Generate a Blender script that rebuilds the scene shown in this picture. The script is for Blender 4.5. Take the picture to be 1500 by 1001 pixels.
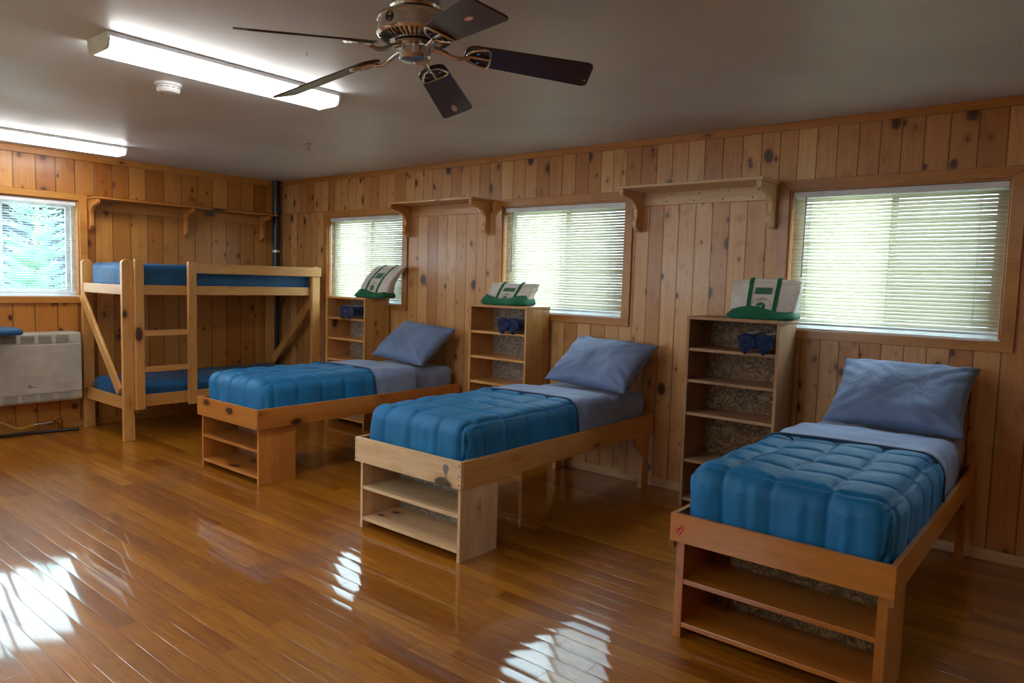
import bpy, bmesh, math, random
from mathutils import Vector, Matrix, noise
from math import sin, cos, pi, radians
random.seed(7)
S = bpy.context.scene
COL = S.collection
for o in list(bpy.data.objects): bpy.data.objects.remove(o)

# ------------------------------------------------------------------ camera
W_, H_, FPX = 1500, 1001, 1051.28
cam = bpy.data.cameras.new('camera'); camo = bpy.data.objects.new('camera', cam); COL.objects.link(camo)
cam.sensor_fit = 'HORIZONTAL'; cam.sensor_width = 36.0; cam.lens = 36.0*FPX/W_
cam.clip_start = 0.05; cam.clip_end = 300
YAW, PITCH, ROLL = -0.6864, -0.0823, 0.0286
F = Vector((sin(YAW)*cos(PITCH), cos(YAW)*cos(PITCH), sin(PITCH)))
R = Vector((cos(YAW), -sin(YAW), 0)); U = R.cross(F)
R2 = R*cos(ROLL)+U*sin(ROLL); U2 = -R*sin(ROLL)+U*cos(ROLL)
M = Matrix((R2, U2, -F)).transposed().to_4x4(); M.translation = Vector((7.1054, -4.549, 1.4154))
camo.matrix_world = M
S.camera = camo

# ------------------------------------------------------------------ exposure, sky
S.view_settings.view_transform = 'Standard'; S.view_settings.look = 'None'
S.view_settings.gamma = 1; S.view_settings.use_curve_mapping = False
S.view_settings.exposure = 0.36
LAMP = 15.0            # emission of the fluorescent diffusers
SKY = 11.0             # overcast sky
world = bpy.data.worlds.new('sky'); S.world = world; world.use_nodes = True
wn = world.node_tree; wn.nodes.clear()
wo = wn.nodes.new('ShaderNodeOutputWorld'); wb = wn.nodes.new('ShaderNodeBackground')
wb.inputs['Color'].default_value = (0.66, 0.86, 1.0, 1); wb.inputs['Strength'].default_value = SKY
wn.links.new(wb.outputs[0], wo.inputs[0])
try:
    S.cycles.max_bounces = 10; S.cycles.transparent_max_bounces = 16; S.cycles.transmission_bounces = 8
    S.cycles.diffuse_bounces = 6; S.cycles.sample_clamp_indirect = 8
except Exception: pass

# ------------------------------------------------------------------ node helpers
class N:
    def __init__(s, name):
        s.m = bpy.data.materials.new(name); s.m.use_nodes = True
        s.t = s.m.node_tree; s.t.nodes.clear()
        s.out = s.n('ShaderNodeOutputMaterial')
    def n(s, typ, **kw):
        x = s.t.nodes.new(typ)
        for k, v in kw.items(): setattr(x, k, v)
        return x
    def l(s, a, b): s.t.links.new(a, b)
    def put(s, sock, v):
        if hasattr(v, 'is_output') or isinstance(v, bpy.types.NodeSocket): s.l(v, sock)
        else:
            if isinstance(v, (tuple, list)) and len(v) == 3 and sock.type == 'RGBA': v = (*v, 1)
            sock.default_value = v
    def math(s, op, a, b=0.0, c=None, clamp=False):
        x = s.n('ShaderNodeMath', operation=op); x.use_clamp = clamp
        s.put(x.inputs[0], a); s.put(x.inputs[1], b)
        if c is not None: s.put(x.inputs[2], c)
        return x.outputs[0]
    def mix(s, f, a, b, mode='MIX'):
        x = s.n('ShaderNodeMix', data_type='RGBA', blend_type=mode)
        s.put(x.inputs[0], f); s.put(x.inputs[6], a); s.put(x.inputs[7], b)
        return x.outputs[2]
    def ramp(s, f, stops, interp='LINEAR'):
        x = s.n('ShaderNodeValToRGB'); x.color_ramp.interpolation = interp
        e = x.color_ramp.elements
        while len(e) < len(stops): e.new(0.5)
        for i, (p, c) in enumerate(stops):
            e[i].position = p; e[i].color = (*c, 1) if len(c) == 3 else c
        s.put(x.inputs[0], f); return x.outputs[0]
    def smooth(s, v, a, b, lo=0.0, hi=1.0):
        x = s.n('ShaderNodeMapRange', interpolation_type='SMOOTHSTEP')
        s.put(x.inputs[0], v)
        x.inputs[1].default_value = a; x.inputs[2].default_value = b
        x.inputs[3].default_value = lo; x.inputs[4].default_value = hi
        return x.outputs[0]
    def xyz(s, v):
        x = s.n('ShaderNodeSeparateXYZ'); s.l(v, x.inputs[0]); return x.outputs
    def comb(s, a, b, c):
        x = s.n('ShaderNodeCombineXYZ')
        for i, v in enumerate((a, b, c)): s.put(x.inputs[i], v)
        return x.outputs[0]
    def noise(s, vec, scale, detail=3, rough=.5, dist=0, out=0):
        x = s.n('ShaderNodeTexNoise'); s.l(vec, x.inputs['Vector'])
        x.inputs['Scale'].default_value = scale; x.inputs['Detail'].default_value = detail
        x.inputs['Roughness'].default_value = rough; x.inputs['Distortion'].default_value = dist
        return x.outputs[out]
    def white(s, vec, dim='3D', out='Value'):
        x = s.n('ShaderNodeTexWhiteNoise', noise_dimensions=dim)
        if dim == '1D': s.put(x.inputs['W'], vec)
        else: s.l(vec, x.inputs['Vector'])
        return x.outputs[out]
    def coords(s, rnd=True):
        tc = s.n('ShaderNodeTexCoord').outputs['Object']
        if not rnd: return tc
        r = s.n('ShaderNodeObjectInfo').outputs['Random']
        a = s.n('ShaderNodeVectorMath', operation='ADD'); s.l(tc, a.inputs[0])
        s.l(s.comb(s.math('MULTIPLY', r, 17.0), s.math('MULTIPLY', r, 29.0), s.math('MULTIPLY', r, 11.0)), a.inputs[1])
        return a.outputs[0]
    def bump(s, h, strength=.3, dist=.01, normal=None):
        x = s.n('ShaderNodeBump'); s.put(x.inputs['Height'], h)
        x.inputs['Strength'].default_value = strength; x.inputs['Distance'].default_value = dist
        if normal is not None: s.l(normal, x.inputs['Normal'])
        return x.outputs[0]
    def bsdf(s, **kw):
        b = s.n('ShaderNodeBsdfPrincipled')
        for k, v in kw.items(): s.put(b.inputs[k.replace('_', ' ')], v)
        s.l(b.outputs[0], s.out.inputs[0]); return b

def lin(r, g, b):
    f = lambda c: (c/255/12.92) if c/255 <= .04045 else ((c/255+.055)/1.055)**2.4
    return (f(r), f(g), f(b))

def simple(name, col, rough=.5, metal=0.0, bump=None, **kw):
    n = N(name); args = dict(Base_Color=col, Roughness=rough, Metallic=metal)
    args.update(kw)
    c = n.coords()
    v = n.noise(c, 9, 3)
    args['Base_Color'] = n.mix(n.smooth(v, .3, .7), tuple(x*.9 for x in col), tuple(min(1, x*1.07) for x in col))
    b = n.bsdf(**args)
    if bump: n.l(n.bump(n.noise(c, bump[0], 3), bump[1], .004), b.inputs['Normal'])
    return n.m

# planked pine wall: boards upright, coordinate u along the wall
def wall_mat(name, axis, seed, tones, bw=.125, ks=.27):
    n = N(name); tc = n.coords(False); X = n.xyz(tc)
    u = X[axis]; z = X[2]
    row = n.math('GREATER_THAN', z, 2.088)
    us = n.math('ADD', u, n.math('MULTIPLY', row, .31))
    wob = n.math('MULTIPLY', n.math('SINE', n.math('MULTIPLY', us, 4.1)), .014)
    wob2 = n.math('MULTIPLY', n.math('SINE', n.math('MULTIPLY', us, 9.7)), .006)
    us = n.math('ADD', us, n.math('ADD', wob, wob2))
    q = n.math('DIVIDE', us, bw)
    idx = n.math('FLOOR', q); fr = n.math('FRACT', q)
    key = n.comb(idx, row, seed)
    rc = n.white(key, '3D', 'Color'); rr = n.xyz(rc)
    off = n.math('MULTIPLY', rr[0], 37.0)
    # knots: sparse voronoi cells inside each board
    kv = n.comb(n.math('ADD', n.math('MULTIPLY', fr, .95), n.math('MULTIPLY', off, 3.0)), n.math('ADD', n.math('MULTIPLY', z, 5.6), off), off)
    vo = n.n('ShaderNodeTexVoronoi'); vo.voronoi_dimensions = '3D'
    n.l(kv, vo.inputs['Vector']); vo.inputs['Scale'].default_value = 1.0; vo.inputs['Randomness'].default_value = .9
    kd = vo.outputs['Distance']; kc = n.xyz(vo.outputs['Color'])
    size = n.math('MULTIPLY', n.math('ADD', n.math('POWER', kc[0], 2.2), .03), ks)
    nz = n.math('MULTIPLY', n.math('SUBTRACT', n.noise(tc, 26, 2), .5), .07)
    kdd = n.math('SUBTRACT', n.math('ADD', kd, nz), size)
    knot = n.smooth(kdd, -.03, .035, 1, 0)
    halo = n.smooth(kdd, 0, .28, 1, 0)
    # grain running up the board, bent round the knots
    gu = n.math('ADD', n.math('MULTIPLY', fr, 1.0), n.math('MULTIPLY', halo, .14))
    gv = n.comb(n.math('ADD', gu, off), n.math('MULTIPLY', z, .28), off)
    g1 = n.noise(gv, 7.0, 5, .62, .5); g2 = n.noise(gv, 38.0, 3, .6, .2)
    gw = n.n('ShaderNodeTexWave'); gw.wave_type = 'BANDS'; gw.bands_direction = 'X'
    n.l(gv, gw.inputs['Vector']); gw.inputs['Scale'].default_value = 3.2
    gw.inputs['Distortion'].default_value = 9; gw.inputs['Detail'].default_value = 2; gw.inputs['Detail Scale'].default_value = .8
    base = n.ramp(rr[1], tones)
    c = n.mix(n.math('MULTIPLY', n.smooth(g1, .35, .75), .5), base, n.mix(1, base, (.76, .60, .43), 'MULTIPLY'))
    c = n.mix(n.math('MULTIPLY', gw.outputs['Fac'], .22), c, n.mix(1, c, (.72, .55, .38), 'MULTIPLY'))
    c = n.mix(n.math('MULTIPLY', n.smooth(g2, .45, .75), .28), c, n.mix(1, c, (.66, .5, .36), 'MULTIPLY'))
    c = n.mix(n.math('MULTIPLY', halo, .42), c, n.mix(1, c, (.62, .38, .2), 'MULTIPLY'))
    c = n.mix(n.math('MULTIPLY', knot, .92), c, n.ramp(n.math('ADD', n.math('MULTIPLY', kdd, 5.0), .6), [(0, (.030, .011, .005)), (.35, (.10, .040, .016)), (.62, (.012, .005, .003))]))
    # small pin knots and reddish resin streaks
    v2 = n.n('ShaderNodeTexVoronoi'); n.l(n.comb(n.math('MULTIPLY', us, 13.0), n.math('MULTIPLY', z, 8.0), off), v2.inputs['Vector']); v2.inputs['Scale'].default_value = 1.0
    k2 = n.xyz(v2.outputs['Color'])
    d2 = n.math('SUBTRACT', n.math('ADD', v2.outputs['Distance'], nz), n.math('MULTIPLY', n.math('POWER', k2[1], 4.0), .24))
    c = n.mix(n.smooth(d2, 0, .2, .5, 0), c, n.mix(1, c, (.6, .33, .17), 'MULTIPLY'))
    c = n.mix(n.smooth(d2, -.03, .03, .85, 0), c, (.03, .012, .006))
    st = n.noise(n.comb(n.math('MULTIPLY', us, 7.0), n.math('MULTIPLY', z, 2.2), off), 1.0, 3, .6, 1.2)
    c = n.mix(n.smooth(st, .64, .78, 0, .55), c, n.mix(1, c, (.66, .38, .22), 'MULTIPLY'))
    edge = n.math('MINIMUM', fr, n.math('SUBTRACT', 1.0, fr))
    gro = n.smooth(edge, .012, .04, 1, 0)
    hz = n.smooth(n.math('ABSOLUTE', n.math('SUBTRACT', z, 2.088)), .001, .0035, 1, 0)
    gro = n.math('MAXIMUM', gro, hz)
    c = n.mix(n.math('MULTIPLY', gro, .68), c, (.028, .011, .004))
    hgt = n.math('SUBTRACT', n.math('ADD', n.math('MULTIPLY', rr[2], .12), n.math('MULTIPLY', g1, .10)), n.math('MULTIPLY', gro, 1.0))
    b = n.bsdf(Base_Color=c, Roughness=n.math('ADD', .30, n.math('MULTIPLY', g1, .12)), Coat_Weight=.14, Coat_Roughness=.15)
    n.l(n.bump(hgt, .5, .004), b.inputs['Normal'])
    return n.m

def floor_mat():
    n = N('oak_strip_floor'); tc = n.coords(False); X = n.xyz(tc)
    bw = .083
    q = n.math('DIVIDE', X[1], bw); row = n.math('FLOOR', q); fr = n.math('FRACT', q)
    r1 = n.white(n.comb(row, 3.3, 0), '3D')
    xs = n.math('DIVIDE', n.math('ADD', X[0], n.math('MULTIPLY', r1, 9.0)), 1.15)
    bi = n.math('FLOOR', xs); fx = n.math('FRACT', xs)
    rc = n.xyz(n.white(n.comb(row, bi, 1.7), '3D', 'Color'))
    off = n.math('MULTIPLY', rc[0], 51.0)
    gv = n.comb(n.math('ADD', n.math('MULTIPLY', X[0], .9), off), n.math('ADD', n.math('MULTIPLY', X[1], 15.0), off), off)
    g1 = n.noise(gv, 1.6, 5, .62, .7); g2 = n.noise(gv, 9, 4, .6, .3)
    base = n.ramp(rc[1], [(0, lin(150, 88, 16)), (.35, lin(174, 108, 22)), (.7, lin(188, 122, 28)), (1, lin(160, 96, 18))])
    c = n.mix(n.smooth(g1, .38, .72, 0, .7), base, n.mix(1, base, (.58, .48, .36), 'MULTIPLY'))
    c = n.mix(n.smooth(g2, .42, .72, 0, .6), c, n.mix(1, c, (.48, .37, .27), 'MULTIPLY'))
    big = n.noise(tc, .9, 3)
    c = n.mix(n.smooth(big, .45, .75, 0, .35), c, n.mix(1, c, (.6, .5, .4), 'MULTIPLY'))
    e = n.math('MINIMUM', fr, n.math('SUBTRACT', 1.0, fr))
    ex = n.math('MINIMUM', fx, n.math('SUBTRACT', 1.0, fx))
    gro = n.math('MAXIMUM', n.smooth(e, .008, .028, 1, 0), n.smooth(ex, .0006, .002, 1, 0))
    c = n.mix(n.math('MULTIPLY', gro, .55), c, (.02, .008, .003))
    # each strip is slightly cupped and tilted under the thick varnish
    cup = n.math('MULTIPLY', n.math('MULTIPLY', fr, n.math('SUBTRACT', 1.0, fr)), 2.2)
    tilt = n.math('MULTIPLY', n.math('SUBTRACT', rc[2], .5), n.math('MULTIPLY', n.math('SUBTRACT', fr, .5), .9))
    wav = n.math('MULTIPLY', n.noise(n.comb(n.math('MULTIPLY', X[0], 2.0), n.math('MULTIPLY', X[1], 4.0), 0.0), 1.0, 1), .5)
    grit = n.math('MULTIPLY', n.noise(tc, 170, 2, .7), .055)
    h = n.math('ADD', n.math('ADD', cup, tilt), n.math('ADD', wav, grit))
    h = n.math('SUBTRACT', h, n.math('MULTIPLY', gro, .22))
    nm = n.bump(h, 1.0, .00075)
    b = n.bsdf(Base_Color=c, Roughness=.42, Specular_IOR_Level=.3, Coat_Weight=1.0, Coat_IOR=1.58, Coat_Roughness=n.smooth(n.noise(tc, 3.1, 4, .6), .3, .8, .02, .055))
    n.l(nm, b.inputs['Normal']); n.l(nm, b.inputs['Coat Normal'])
    return n.m

# loose boards: grain along one axis
def wood(name, tones, axis, rough=.42, knots=.5, coat=0.0, dirt=0.0):
    n = N(name); tc = n.coords(); X = list(n.xyz(tc))
    sc = [1.0, 1.0, 1.0]; sc[axis] = .09
    gv = n.comb(*[n.math('MULTIPLY', X[i], sc[i]*1.0) for i in range(3)])
    g0 = n.noise(gv, 5, 3, .5, .6); g1 = n.noise(gv, 22, 4, .6, .8); g2 = n.noise(gv, 130, 3, .6)
    c = n.ramp(n.math('ADD', n.math('MULTIPLY', g0, .7), n.math('MULTIPLY', g1, .3)), [(.3, tones[0]), (.5, tones[1]), (.7, tones[2])])
    c = n.mix(n.smooth(g2, .45, .75, 0, .35), c, n.mix(1, c, (.62, .46, .34), 'MULTIPLY'))
    c = n.mix(n.smooth(g1, .5, .62, 0, .3), c, n.mix(1, c, (.68, .5, .36), 'MULTIPLY'))
    if knots:
        ks = [6.5, 6.5, 6.5]; ks[axis] = 3.2
        vo = n.n('ShaderNodeTexVoronoi'); n.l(n.comb(*[n.math('MULTIPLY', X[i], ks[i]) for i in range(3)]), vo.inputs['Vector'])
        vo.inputs['Scale'].default_value = 1.0
        kc = n.xyz(vo.outputs['Color'])
        d = n.math('ADD', vo.outputs['Distance'], n.math('MULTIPLY', n.math('SUBTRACT', n.noise(tc, 40, 2), .5), .08))
        d = n.math('SUBTRACT', d, n.math('MULTIPLY', n.math('POWER', kc[0], 2.0), .20*knots+.05))
        c = n.mix(n.smooth(d, 0, .22, .4, 0), c, n.mix(1, c, (.6, .36, .2), 'MULTIPLY'))
        c = n.mix(n.smooth(d, -.03, .03, .9, 0), c, (.03, .012, .006))
    if dirt:
        c = n.mix(n.smooth(n.noise(tc, 6, 5, .65), .45, .75, 0, dirt), c, (.13, .10, .085))
    b = n.bsdf(Base_Color=c, Roughness=rough, Coat_Weight=coat, Coat_Roughness=.15)
    n.l(n.bump(n.math('ADD', g1, n.math('MULTIPLY', g2, .5)), .25, .002), b.inputs['Normal'])
    return n.m
def wood3(name, tones, **kw): return [wood(name+s, tones, a, **kw) for a, s in enumerate(('_along_x', '_along_y', '_along_z'))]

def osb_mat(name, a, b_, c_):
    n = N(name); tc = n.coords()
    w = n.noise(tc, 5, 2, .5, 0, 1)
    mixv = n.n('ShaderNodeVectorMath', operation='MULTIPLY_ADD'); n.l(w, mixv.inputs[0]); mixv.inputs[1].default_value = (.9, .9, .9); n.l(tc, mixv.inputs[2])
    vo = n.n('ShaderNodeTexVoronoi'); mp = n.n('ShaderNodeMapping'); n.l(mixv.outputs[0], mp.inputs[0])
    mp.inputs['Scale'].default_value = (22, 22, 60); mp.inputs['Rotation'].default_value = (0, .7, 0)
    n.l(mp.outputs[0], vo.inputs['Vector']); vo.inputs['Scale'].default_value = 1.0
    vo2 = n.n('ShaderNodeTexVoronoi'); mp2 = n.n('ShaderNodeMapping'); n.l(mixv.outputs[0], mp2.inputs[0])
    mp2.inputs['Scale'].default_value = (55, 22, 20); mp2.inputs['Rotation'].default_value = (0, -.5, 0)
    n.l(mp2.outputs[0], vo2.inputs['Vector']); vo2.inputs['Scale'].default_value = 1.0
    k = n.xyz(vo.outputs['Color'])[0]; k2 = n.xyz(vo2.outputs['Color'])[1]
    c = n.ramp(n.math('MULTIPLY', n.math('ADD', k, k2), .5), [(.15, a), (.5, b_), (.85, c_)])
    bs = n.bsdf(Base_Color=c, Roughness=.6)
    n.l(n.bump(k, .3, .002), bs.inputs['Normal'])
    return n.m

def fabric(name, col, rough=.8, weave=420, sheen=.3, wr=.35, wscale=9):
    n = N(name); tc = n.coords()
    v = n.noise(tc, 7, 3)
    c = n.mix(n.smooth(v, .3, .7), tuple(x*.88 for x in col), tuple(min(1, x*1.1) for x in col))
    b = n.bsdf(Base_Color=c, Roughness=rough, Sheen_Weight=sheen, Sheen_Roughness=.4)
    h = n.math('ADD', n.math('MULTIPLY', n.noise(tc, wscale, 4, .55, .8), 1.0), n.math('MULTIPLY', n.noise(tc, weave, 1), .03))
    n.l(n.bump(h, wr, .012), b.inputs['Normal'])
    return n.m

# ------------------------------------------------------------------ mesh helpers
class MB:
    def __init__(s): s.bm = bmesh.new(); s.mi = 0
    def box(s, a, b, rot=None, piv=None):
        x0, y0, z0 = a; x1, y1, z1 = b
        vs = [s.bm.verts.new((x, y, z)) for x in (x0, x1) for y in (y0, y1) for z in (z0, z1)]
        for f in ((0,1,3,2), (4,6,7,5), (0,4,5,1), (2,3,7,6), (0,2,6,4), (1,5,7,3)):
            fc = s.bm.faces.new([vs[i] for i in f]); fc.material_index = s.mi
        if rot is not None:
            p = Vector(piv) if piv else Vector(((x0+x1)/2, (y0+y1)/2, (z0+z1)/2))
            for v in vs: v.co = rot @ (v.co-p) + p
        return s
    def prism(s, pts, off):
        """polygon (3D points) extruded by a vector"""
        off = Vector(off); a = [s.bm.verts.new(Vector(p)) for p in pts]; b = [s.bm.verts.new(Vector(p)+off) for p in pts]
        n = len(pts)
        fs = [s.bm.faces.new(a), s.bm.faces.new(b[::-1])]
        for i in range(n): fs.append(s.bm.faces.new((a[i], b[i], b[(i+1) % n], a[(i+1) % n])))
        for f in fs: f.material_index = s.mi
        return s
    def lathe(s, prof, c=(0, 0, 0), seg=40, axis=None, cap=True):
        """prof: (r, h) pairs; axis: matrix turning +z"""
        c = Vector(c); rings = []
        for r, h in prof:
            ring = []
            for i in range(seg):
                v = Vector((r*cos(2*pi*i/seg), r*sin(2*pi*i/seg), h))
                if axis is not None: v = axis @ v
                ring.append(s.bm.verts.new(v+c))
            rings.append(ring)
        for k in range(len(rings)-1):
            for i in range(seg):
                f = s.bm.faces.new((rings[k][i], rings[k][(i+1) % seg], rings[k+1][(i+1) % seg], rings[k+1][i])); f.material_index = s.mi
        if cap:
            s.bm.faces.new(rings[0][::-1]).material_index = s.mi; s.bm.faces.new(rings[-1]).material_index = s.mi
        return s
    def tube(s, pts, r, seg=10, cap=True):
        pts = [Vector(p) for p in pts]; rings = []; up = None
        for i, p in enumerate(pts):
            d = (pts[min(i+1, len(pts)-1)]-pts[max(i-1, 0)]).normalized()
            if up is None: up = Vector((0, 0, 1)) if abs(d.z) < .9 else Vector((1, 0, 0))
            x = d.cross(up)
            if x.length < 1e-4: x = d.orthogonal()
            x.normalize(); y = x.cross(d).normalized(); up = y
            rr = r[i] if isinstance(r, (list, tuple)) else r
            rings.append([s.bm.verts.new(p+x*rr*cos(2*pi*k/seg)+y*rr*sin(2*pi*k/seg)) for k in range(seg)])
        for k in range(len(rings)-1):
            for i in range(seg):
                s.bm.faces.new((rings[k][i], rings[k][(i+1) % seg], rings[k+1][(i+1) % seg], rings[k+1][i])).material_index = s.mi
        if cap: s.bm.faces.new(rings[0][::-1]).material_index = s.mi; s.bm.faces.new(rings[-1]).material_index = s.mi
        return s
    def grid(s, fn, nu, nv, closed=False):
        vs = [[s.bm.verts.new(fn(i/nu, j/nv)) for j in range(nv+1)] for i in range(nu+1)]
        for i in range(nu):
            for j in range(nv):
                s.bm.faces.new((vs[i][j], vs[i+1][j], vs[i+1][j+1], vs[i][j+1])).material_index = s.mi
        return s

def obj(name, mb, mats, parent=None, bevel=0, smooth=False, solid=0, sub=0, angle=None, loc=None):
    bm = mb.bm
    bmesh.ops.recalc_face_normals(bm, faces=bm.faces)
    me = bpy.data.meshes.new(name); bm.to_mesh(me); bm.free()
    if not isinstance(mats, (list, tuple)): mats = [mats]
    for m in mats: me.materials.append(m)
    if smooth: me.polygons.foreach_set('use_smooth', [True]*len(me.polygons))
    if smooth and angle: me.set_sharp_from_angle(angle=radians(angle))
    o = bpy.data.objects.new(name, me); COL.objects.link(o)
    if parent is not None: o.parent = parent
    if loc: o.location = loc
    if solid:
        md = o.modifiers.new('solid', 'SOLIDIFY'); md.thickness = solid; md.offset = 0
    if bevel:
        md = o.modifiers.new('bevel', 'BEVEL'); md.width = bevel; md.segments = 2; md.limit_method = 'ANGLE'
    if sub:
        md = o.modifiers.new('sub', 'SUBSURF'); md.levels = sub; md.render_levels = sub
    return o

def tag(o, label, cat, group=None, kind=None):
    if label: o['label'] = label
    if cat: o['category'] = cat
    if group: o['group'] = group
    if kind: o['kind'] = kind
    return o
def thing(name, loc, label, cat, group=None, rz=0):
    o = bpy.data.objects.new(name, None); COL.objects.link(o); o.empty_display_size = .1
    o.location = loc; o.rotation_euler = (0, 0, rz)
    return tag(o, label, cat, group)
def dup(root, loc, label, rz=0):
    r = root.copy(); COL.objects.link(r); r.location = loc; r.rotation_euler = (0, 0, rz); r['label'] = label
    for ch in list(root.children):
        c = ch.copy(); COL.objects.link(c); c.parent = r
        for g in list(ch.children):
            d = g.copy(); COL.objects.link(d); d.parent = c
    return r
def struct(name, mb, mats, **kw):
    o = obj(name, mb, mats, **kw); o['kind'] = 'structure'; return o

# ------------------------------------------------------------------ materials
T_BACK = [(0, lin(184, 124, 66)), (.3, lin(206, 150, 88)), (.6, lin(222, 172, 112)), (.85, lin(196, 138, 78)), (1, lin(228, 184, 126))]
T_LEFT = [(0, lin(160, 96, 36)), (.3, lin(186, 122, 52)), (.6, lin(204, 144, 70)), (.85, lin(174, 108, 42)), (1, lin(210, 154, 82))]
M_WB = wall_mat('knotty_pine_boards_x', 0, 2.0, T_BACK, .118)
M_WL = wall_mat('knotty_pine_boards_y', 1, 5.0, T_LEFT, .158, .19)
M_FLOOR = floor_mat()
def ceiling_mat():
    n = N('painted_ceiling'); tc = n.coords(False)
    v = n.noise(tc, 1.4, 4, .6); v2 = n.noise(tc, 14, 3)
    c = n.mix(n.smooth(v, .3, .7), lin(196, 198, 200), lin(212, 214, 215))
    b = n.bsdf(Base_Color=c, Roughness=n.smooth(v, .3, .7, .42, .55))
    n.l(n.bump(n.math('ADD', v, n.math('MULTIPLY', v2, .25)), .25, .006), b.inputs['Normal']); return n.m
M_CEIL = ceiling_mat()
M_TRIM = wood3('varnished_pine_trim', (lin(152, 94, 36), lin(186, 124, 54), lin(202, 144, 72)), knots=.35, coat=.4, rough=.3)
M_PALE = wood3('pale_pine', (lin(198, 162, 116), lin(222, 190, 146), lin(234, 206, 166)), knots=.95, rough=.5)
M_GOLD = wood3('golden_pine', (lin(178, 120, 56), lin(206, 150, 82), lin(220, 168, 100)), knots=.75, rough=.36, coat=.2)
M_ORANGE = wood3('orange_pine', (lin(162, 94, 34), lin(190, 120, 52), lin(206, 140, 70)), knots=.95, rough=.34, coat=.3)
M_RED = wood3('red_brown_pine', (lin(146, 82, 24), lin(180, 110, 38), lin(196, 128, 52)), knots=.3, rough=.32, coat=.4)
M_DULL = wood3('weathered_pine', (lin(142, 104, 70), lin(172, 130, 90), lin(188, 148, 106)), knots=.5, rough=.6, dirt=.45)
M_BROWN = wood3('brown_pine', (lin(110, 66, 36), lin(142, 92, 54), lin(160, 108, 66)), knots=.5, rough=.55, dirt=.4)
M_OSB = osb_mat('flake_board', lin(70, 46, 24), lin(112, 80, 46), lin(160, 124, 78))
M_OSBG = osb_mat('grey_flake_board', lin(110, 96, 84), lin(144, 128, 112), lin(176, 160, 142))
M_WHITE = simple('white_enamel', (.78, .80, .82), .35)
M_VINYL = simple('white_vinyl', (.80, .82, .83), .4)
M_HEAT = simple('cream_enamel', lin(176, 168, 154), .38)
M_DARK = simple('dark_slot', (.03, .03, .03), .6)
M_PIPE = simple('dark_painted_pipe', lin(30, 40, 52), .32)
M_NICKEL = simple('brushed_nickel', (.60, .585, .57), .24, 1.0)
M_BLADE = simple('dark_mahogany_blade', lin(58, 28, 24), .4, 0.0, Coat_Weight=.3, Coat_Roughness=.2)
M_PEEL = simple('bare_patch', lin(226, 178, 166), .7)
M_TEAL = fabric('teal_comforter_fabric', lin(0, 108, 162), .6, wr=.35, wscale=16, sheen=0.0)
M_TEALD = fabric('dark_teal_edge', lin(4, 52, 84), .6)
M_GREY = fabric('blue_grey_sheet', lin(132, 152, 190), .75, wr=.35, wscale=7, sheen=.15)
M_PILLOW = fabric('blue_grey_pillowcase', lin(108, 128, 166), .65, wr=.9, wscale=7, sheen=.15)
M_NAVY = fabric('navy_towel', lin(10, 38, 84), .95, weave=300, sheen=.6)
M_BUNKM = fabric('blue_mattress_cover', lin(6, 78, 124), .6, wr=.5, wscale=12, sheen=.08)
M_CANVAS = fabric('natural_canvas', lin(216, 208, 196), .85, wr=.35, wscale=12)
M_GREEN = fabric('green_canvas', lin(0, 100, 64), .85, wr=.3, wscale=12)
M_PATCH = fabric('dull_green_patch', lin(62, 112, 90), .8, wr=.1)
M_INK = simple('dark_green_ink', lin(20, 66, 52), .7)
M_BLACK = simple('black_rubber', (.012, .012, .014), .5)
M_BRASS = simple('brass', lin(176, 128, 60), .3, 1.0)
M_HOSE = simple('yellow_hose', lin(196, 150, 60), .45)
M_NAIL = simple('nail_head', lin(44, 30, 22), .4, .6)
M_PEG = simple('light_screw_head', lin(214, 196, 166), .4, .3)
M_REDMARK = simple('red_marker', lin(200, 40, 34), .5)
def slat_mat():
    n = N('blind_slat_plastic')
    d = n.n('ShaderNodeBsdfPrincipled'); d.inputs['Base Color'].default_value = (.80, .78, .72, 1); d.inputs['Roughness'].default_value = .4
    t = n.n('ShaderNodeBsdfTranslucent'); t.inputs['Color'].default_value = (.95, .90, .74, 1)
    mx = n.n('ShaderNodeMixShader'); mx.inputs[0].default_value = .44
    n.l(d.outputs[0], mx.inputs[1]); n.l(t.outputs[0], mx.inputs[2]); n.l(mx.outputs[0], n.out.inputs[0]); return n.m
M_SLAT = slat_mat()
def slat_white():
    n = N('white_blind_slat')
    d = n.n('ShaderNodeBsdfPrincipled'); d.inputs['Base Color'].default_value = (.82, .84, .86, 1); d.inputs['Roughness'].default_value = .4
    t = n.n('ShaderNodeBsdfTranslucent'); t.inputs['Color'].default_value = (.8, .85, .9, 1)
    mx = n.n('ShaderNodeMixShader'); mx.inputs[0].default_value = .25
    n.l(d.outputs[0], mx.inputs[1]); n.l(t.outputs[0], mx.inputs[2]); n.l(mx.outputs[0], n.out.inputs[0]); return n.m
M_SLATW = slat_white()
def glass_mat():
    n = N('window_glass'); t = n.n('ShaderNodeBsdfTransparent'); t.inputs[0].default_value = (.93, .96, .95, 1)
    g = n.n('ShaderNodeBsdfGlossy'); g.inputs['Roughness'].default_value = .02
    f = n.n('ShaderNodeLayerWeight'); f.inputs[0].default_value = .5
    fz = n.math('ADD', n.math('MULTIPLY', n.math('POWER', f.outputs['Facing'], 5.0), .8), .03)
    mx = n.n('ShaderNodeMixShader'); n.l(fz, mx.inputs[0]); n.l(t.outputs[0], mx.inputs[1]); n.l(g.outputs[0], mx.inputs[2]); n.l(mx.outputs[0], n.out.inputs[0]); return n.m
M_GLASS = glass_mat()
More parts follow.
